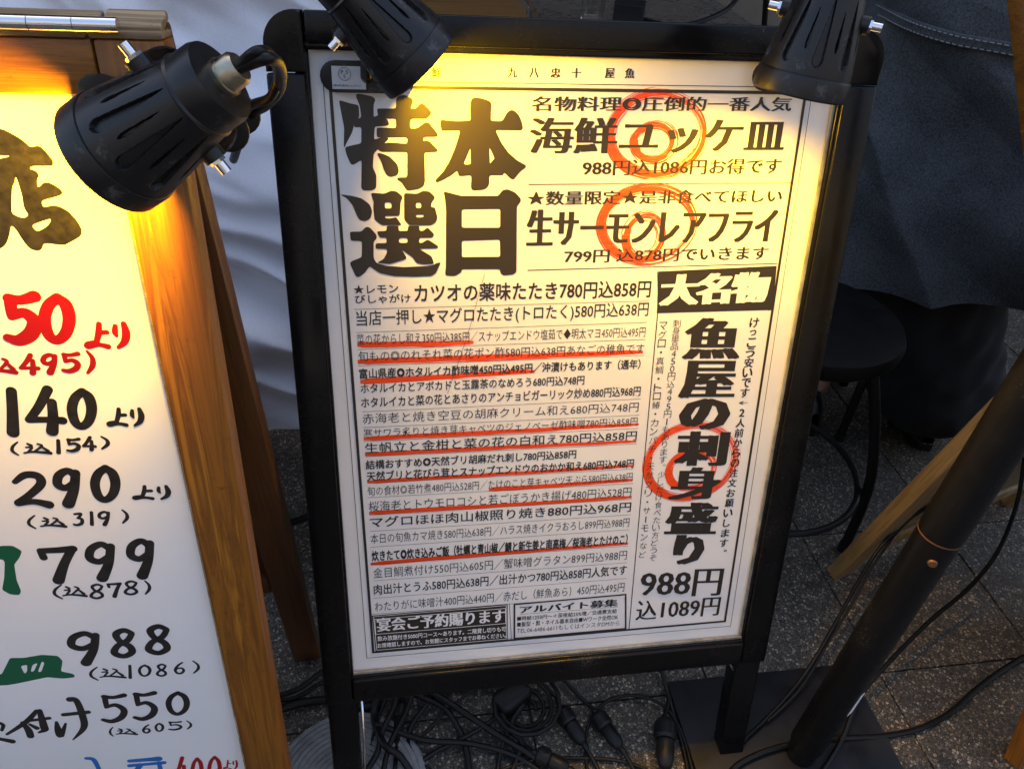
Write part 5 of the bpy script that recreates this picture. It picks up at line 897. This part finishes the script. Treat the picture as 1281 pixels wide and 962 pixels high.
    for sd, q in ((-1, 'l'), (1, 'r')):
        tr.append([('p', None, 0), ('h' + q, V((sd * .10, .05, s + .075)), leg_r * 1.05), ('k' + q, V((sd * .14, .43, s + .035)), leg_r * .98), ('m' + q, V((sd * .14, (.43 + ankle_y) / 2 + .01, s * .55)), leg_r * 1.0), ('a' + q, V((sd * (.14 if leg_r < .12 else .11), ankle_y - .01, .13 if leg_r < .12 else .19)), leg_r * .95)])
    skin_mesh('trousers', tr, 3, trouser, t, M, .010, seed)
    for sd in (-1, 1):
        # shoe: shaped last with sole and stitched welt
        o0 = V((sd * .145, ankle_y, 0)); bm = B(); n = 22; rings = []
        for i in range(n + 1):
            u = i / n; yy = -.075 + .275 * u
            wv = .038 * math.sin(math.pi * min(1, max(.02, u)) ** .75) ** .45 * (.86 + .22 * math.sin(math.pi * u * 1.15)); top = .10 if u < .3 else .10 - .055 * min(1, (u - .3) / .35) - .010 * max(0, u - .65)
            top *= .55 + .45 * math.sin(math.pi * min(.5, u * 3 + .12))
            rings.append([bm.verts.new(o0 + V((wv * math.cos(a), yy, .024 + max(0, top - .024) * math.sin(a)))) for a in [math.pi * k / 12 for k in range(13)]])
        for a, b in zip(rings, rings[1:]):
            for k in range(12): bm.faces.new((a[k], a[k + 1], b[k + 1], b[k]))
        bmesh.ops.recalc_face_normals(bm, faces=bm.faces[:]); shoe = obj('shoe', bm, M_SHOE, t, M, smooth=True)
        bm = B(); out = [(r_[0].co.x, r_[0].co.y) for r_ in []]
        pts = []
        for i in range(n + 1):
            u = i / n; yy = -.078 + .282 * u; wv = .043 * math.sin(math.pi * min(1, max(.02, u)) ** .75) ** .45 * (.86 + .22 * math.sin(math.pi * u * 1.15)); pts.append((wv, yy))
        poly = [(o0.x + a, o0.y + b) for a, b in pts] + [(o0.x - a, o0.y + b) for a, b in pts[::-1]]
        prism(bm, poly, .001, .024, bev=.002); obj('sole', bm, M_MATTE, shoe, M, smooth=35)
        bm = B()
        for k in range(0, len(poly)):
            a, b = poly[k], poly[(k + 1) % len(poly)]
            for q in (.15, .65):
                p = V((a[0] + (b[0] - a[0]) * q, a[1] + (b[1] - a[1]) * q, .0255)); e = V((a[0] + (b[0] - a[0]) * (q + .3), a[1] + (b[1] - a[1]) * (q + .3), .0255))
                c0 = V((o0.x, p.y, p.z)); p = p.lerp(c0, .05); e = e.lerp(V((o0.x, e.y, e.z)), .05)
                if (p - e).length > 1e-4: tube(bm, [p, e], .0009, 5)
        obj('welt_stitching', bm, M_WELT, shoe, M)
    return t, M, rings, secs
def fold_white(th, v, p):
    q = p.x * 3.2 + p.z * 7.5; ab = lambda u: math.sqrt(u * u + .004)
    a = noise.noise(Vector((p.x * 3.5 + 2, p.y * 3, q * .9))); r1_ = 1 - ab(a) * 2.2
    b = noise.noise(Vector((p.x * 6, p.y * 6 + 4, q * 2.1))); r2 = 1 - ab(b) * 2.4
    low = 1.25 - .6 * v
    return (.040 * (r1_ - .5) + .018 * (r2 - .5)) * low
def fold_denim(th, v, p):
    q = p.z * 5.5 + p.x * 4.5
    a = noise.noise(Vector((p.x * 2.5 + 7, p.y * 3, q * .8))); r1_ = max(0, 1 - abs(a) * 2.6)
    b = noise.noise(Vector((p.x * 7, p.y * 7 + 3, p.z * 7)))
    d = max(0, 1 - abs(noise.noise(Vector((p.x * 2.2 + p.z * 3.4, 1.7, p.y)))) * 4)
    return .050 * r1_ * (1.25 - v) + .036 * d + .010 * b
seated('person seated with back turned in a crumpled white shirt, behind the wooden menu board', -.50, .555, R(4), .50, M_SHIRT, fold_white, .42, .075, .36, 1.0, M_HAIR, wide=.300, seed=3, lean=.13)
tB, MB_, rg_, secB = seated('person seated with back turned in dark denim and black wide trousers, at the right', 1.00, .78, R(-16), .60, M_DENIM, fold_denim, .50, .130, -.04, 1.12, M_HAIR, wide=.290, seed=9)
# the wide trouser leg gathered over the shoe
def fold_tr(th, v, p): return .016 * (1 - abs(noise.noise(Vector((p.x * 9, p.y * 9, p.z * 4)))) * 2) + .006 * noise.noise(p * 22)
bm = B(); loft(bm, [(.060, 1.13, .715, .105, .10), (.12, 1.115, .715, .150, .13), (.25, 1.07, .73, .165, .14), (.38, 1.0, .75, .19, .15), (.53, .96, .78, .20, .16)], 90, 60, fold_tr)
obj('trouser_leg', bm, M_JEANS, tB, smooth=True)
# stitched seam round the back of the denim jacket
bm = B(); bs = B(); zz = .962; S = []
for k in range(160):
    th = 2 * math.pi * k / 160; c, s = math.cos(th), math.sin(th); e = .82
    x = .286 * math.copysign(abs(c) ** e, c); y = -.045 + .142 * math.copysign(abs(s) ** e, s)
    z = zz + .035 * math.sin(th * 1.0 + 1.2) * 0 - .02 * (x / .28)
    f = fold_denim(th, (zz - .50) / .70, Vector((x, y, z))); S.append((Vector((x, y, z)) + Vector((c, s, 0)) * (f + .0012), Vector((c, s, 0))))
prof_ = [(-.011, -.004), (-.009, .0022), (-.004, .0030), (0, .0012), (.004, .0030), (.009, .0022), (.011, -.004)]
rr_ = [[bm.verts.new(p + n * b + Vector((0, 0, a))) for a, b in prof_] for p, n in S]
for k in range(160):
    a, b = rr_[k], rr_[(k + 1) % 160]
    for q in range(6): bm.faces.new((a[q], b[q], b[q + 1], a[q + 1]))
obj('jacket_seam', bm, M_DENIM, tB, MB_, smooth=True)
for k in range(160):
    p, n = S[k]; p2, n2 = S[(k + 1) % 160]
    for zo in (-.0065, .0065): tube(bs, [p + n * .0032 + Vector((0, 0, zo)), p.lerp(p2, .6) + n * .0032 + Vector((0, 0, zo))], .0010, 4)
obj('seam_stitching', bs, M_THREAD, tB, MB_, kind='stuff')

# ---------------------------------------------------------------- table behind
tb = thing('wooden_table', 'brown wooden table behind the poster stand, only its edge showing above the top rail', 'table', (.15, 2.0, 0))
bm = B(); box(bm, (-.45, 1.62, .705), (.22, 2.40, .735), bev=.004); obj('tabletop', bm, M_TABLE, tb, smooth=35)
for (x, y) in ((-.40, 1.67), (.17, 1.67), (-.40, 2.35), (.17, 2.35)):
    bm = B(); box(bm, (x - .02, y - .02, 0), (x + .02, y + .02, .7045), bev=.003); obj('leg', bm, M_BLACK2, tb)
gl_ = onz(742, 12, .55); gy = 1.30; gp = CAM + ray(742, 8) * ((gy - CAM.y) / ray(742, 8).y)
st2 = thing('steel_trolley', 'low grey metal trolley behind the poster stand, carrying a glass and black box', 'trolley', (gp.x + .1, gy, 0)); zt = gp.z - .03
bm = B(); box(bm, (gp.x - .12, gy - .15, zt - .02), (gp.x + .42, gy + .30, zt), bev=.004); obj('shelf', bm, M_STEEL, st2, smooth=35)
for (x, y) in ((gp.x - .10, gy - .13), (gp.x + .40, gy - .13), (gp.x - .10, gy + .28), (gp.x + .40, gy + .28)):
    bm = B(); tube(bm, [(x, y, 0), (x, y, zt - .0205)], .010, 12); obj('leg', bm, M_STEEL, st2, smooth=40)
gg = Matrix.Translation((gp.x, gy, zt + .001)); bm = B()
lathe(bm, [(0, 0), (.026, 0), (.034, .12), (.0325, .12), (.0245, .006), (0, .006)], 40, gg); tag(obj('drinking_glass', bm, M_GLASS, smooth=30), 'empty clear drinking glass standing behind the top rail of the poster stand', 'glass')
bxp = Vector((gp.x + .075, gy - .05, zt + .001)); t = thing('small_black_box', 'small black box with grey print beside the drinking glass', 'box', bxp)
Mx = Matrix.Translation(bxp) @ Matrix.Rotation(R(-20), 4, 'Z'); bm = B(); box(bm, (-.035, -.025, 0), (.035, .025, .05), Mx, .002); obj('carton', bm, M_MATTE, t)
bm = B(); box(bm, (-.0352, -.0252, .0500), (.0352, .0252, .053), Mx, .001); obj('lid', bm, M_BLACK2, t)
bm = B(); tube(bm, spline([Vector((gp.x + .10, gy + .02, zt + .006)), Vector((gp.x + .2, gy - .06, zt + .006)), Vector((gp.x + .33, gy + .0, zt + .03)), Vector((gp.x + .42, gy + .12, zt + .06))], 8), .006, 10)
tag(obj('black_hose', bm, M_CORD, smooth=True), 'black hose curving over the trolley behind the top rail', 'hose')
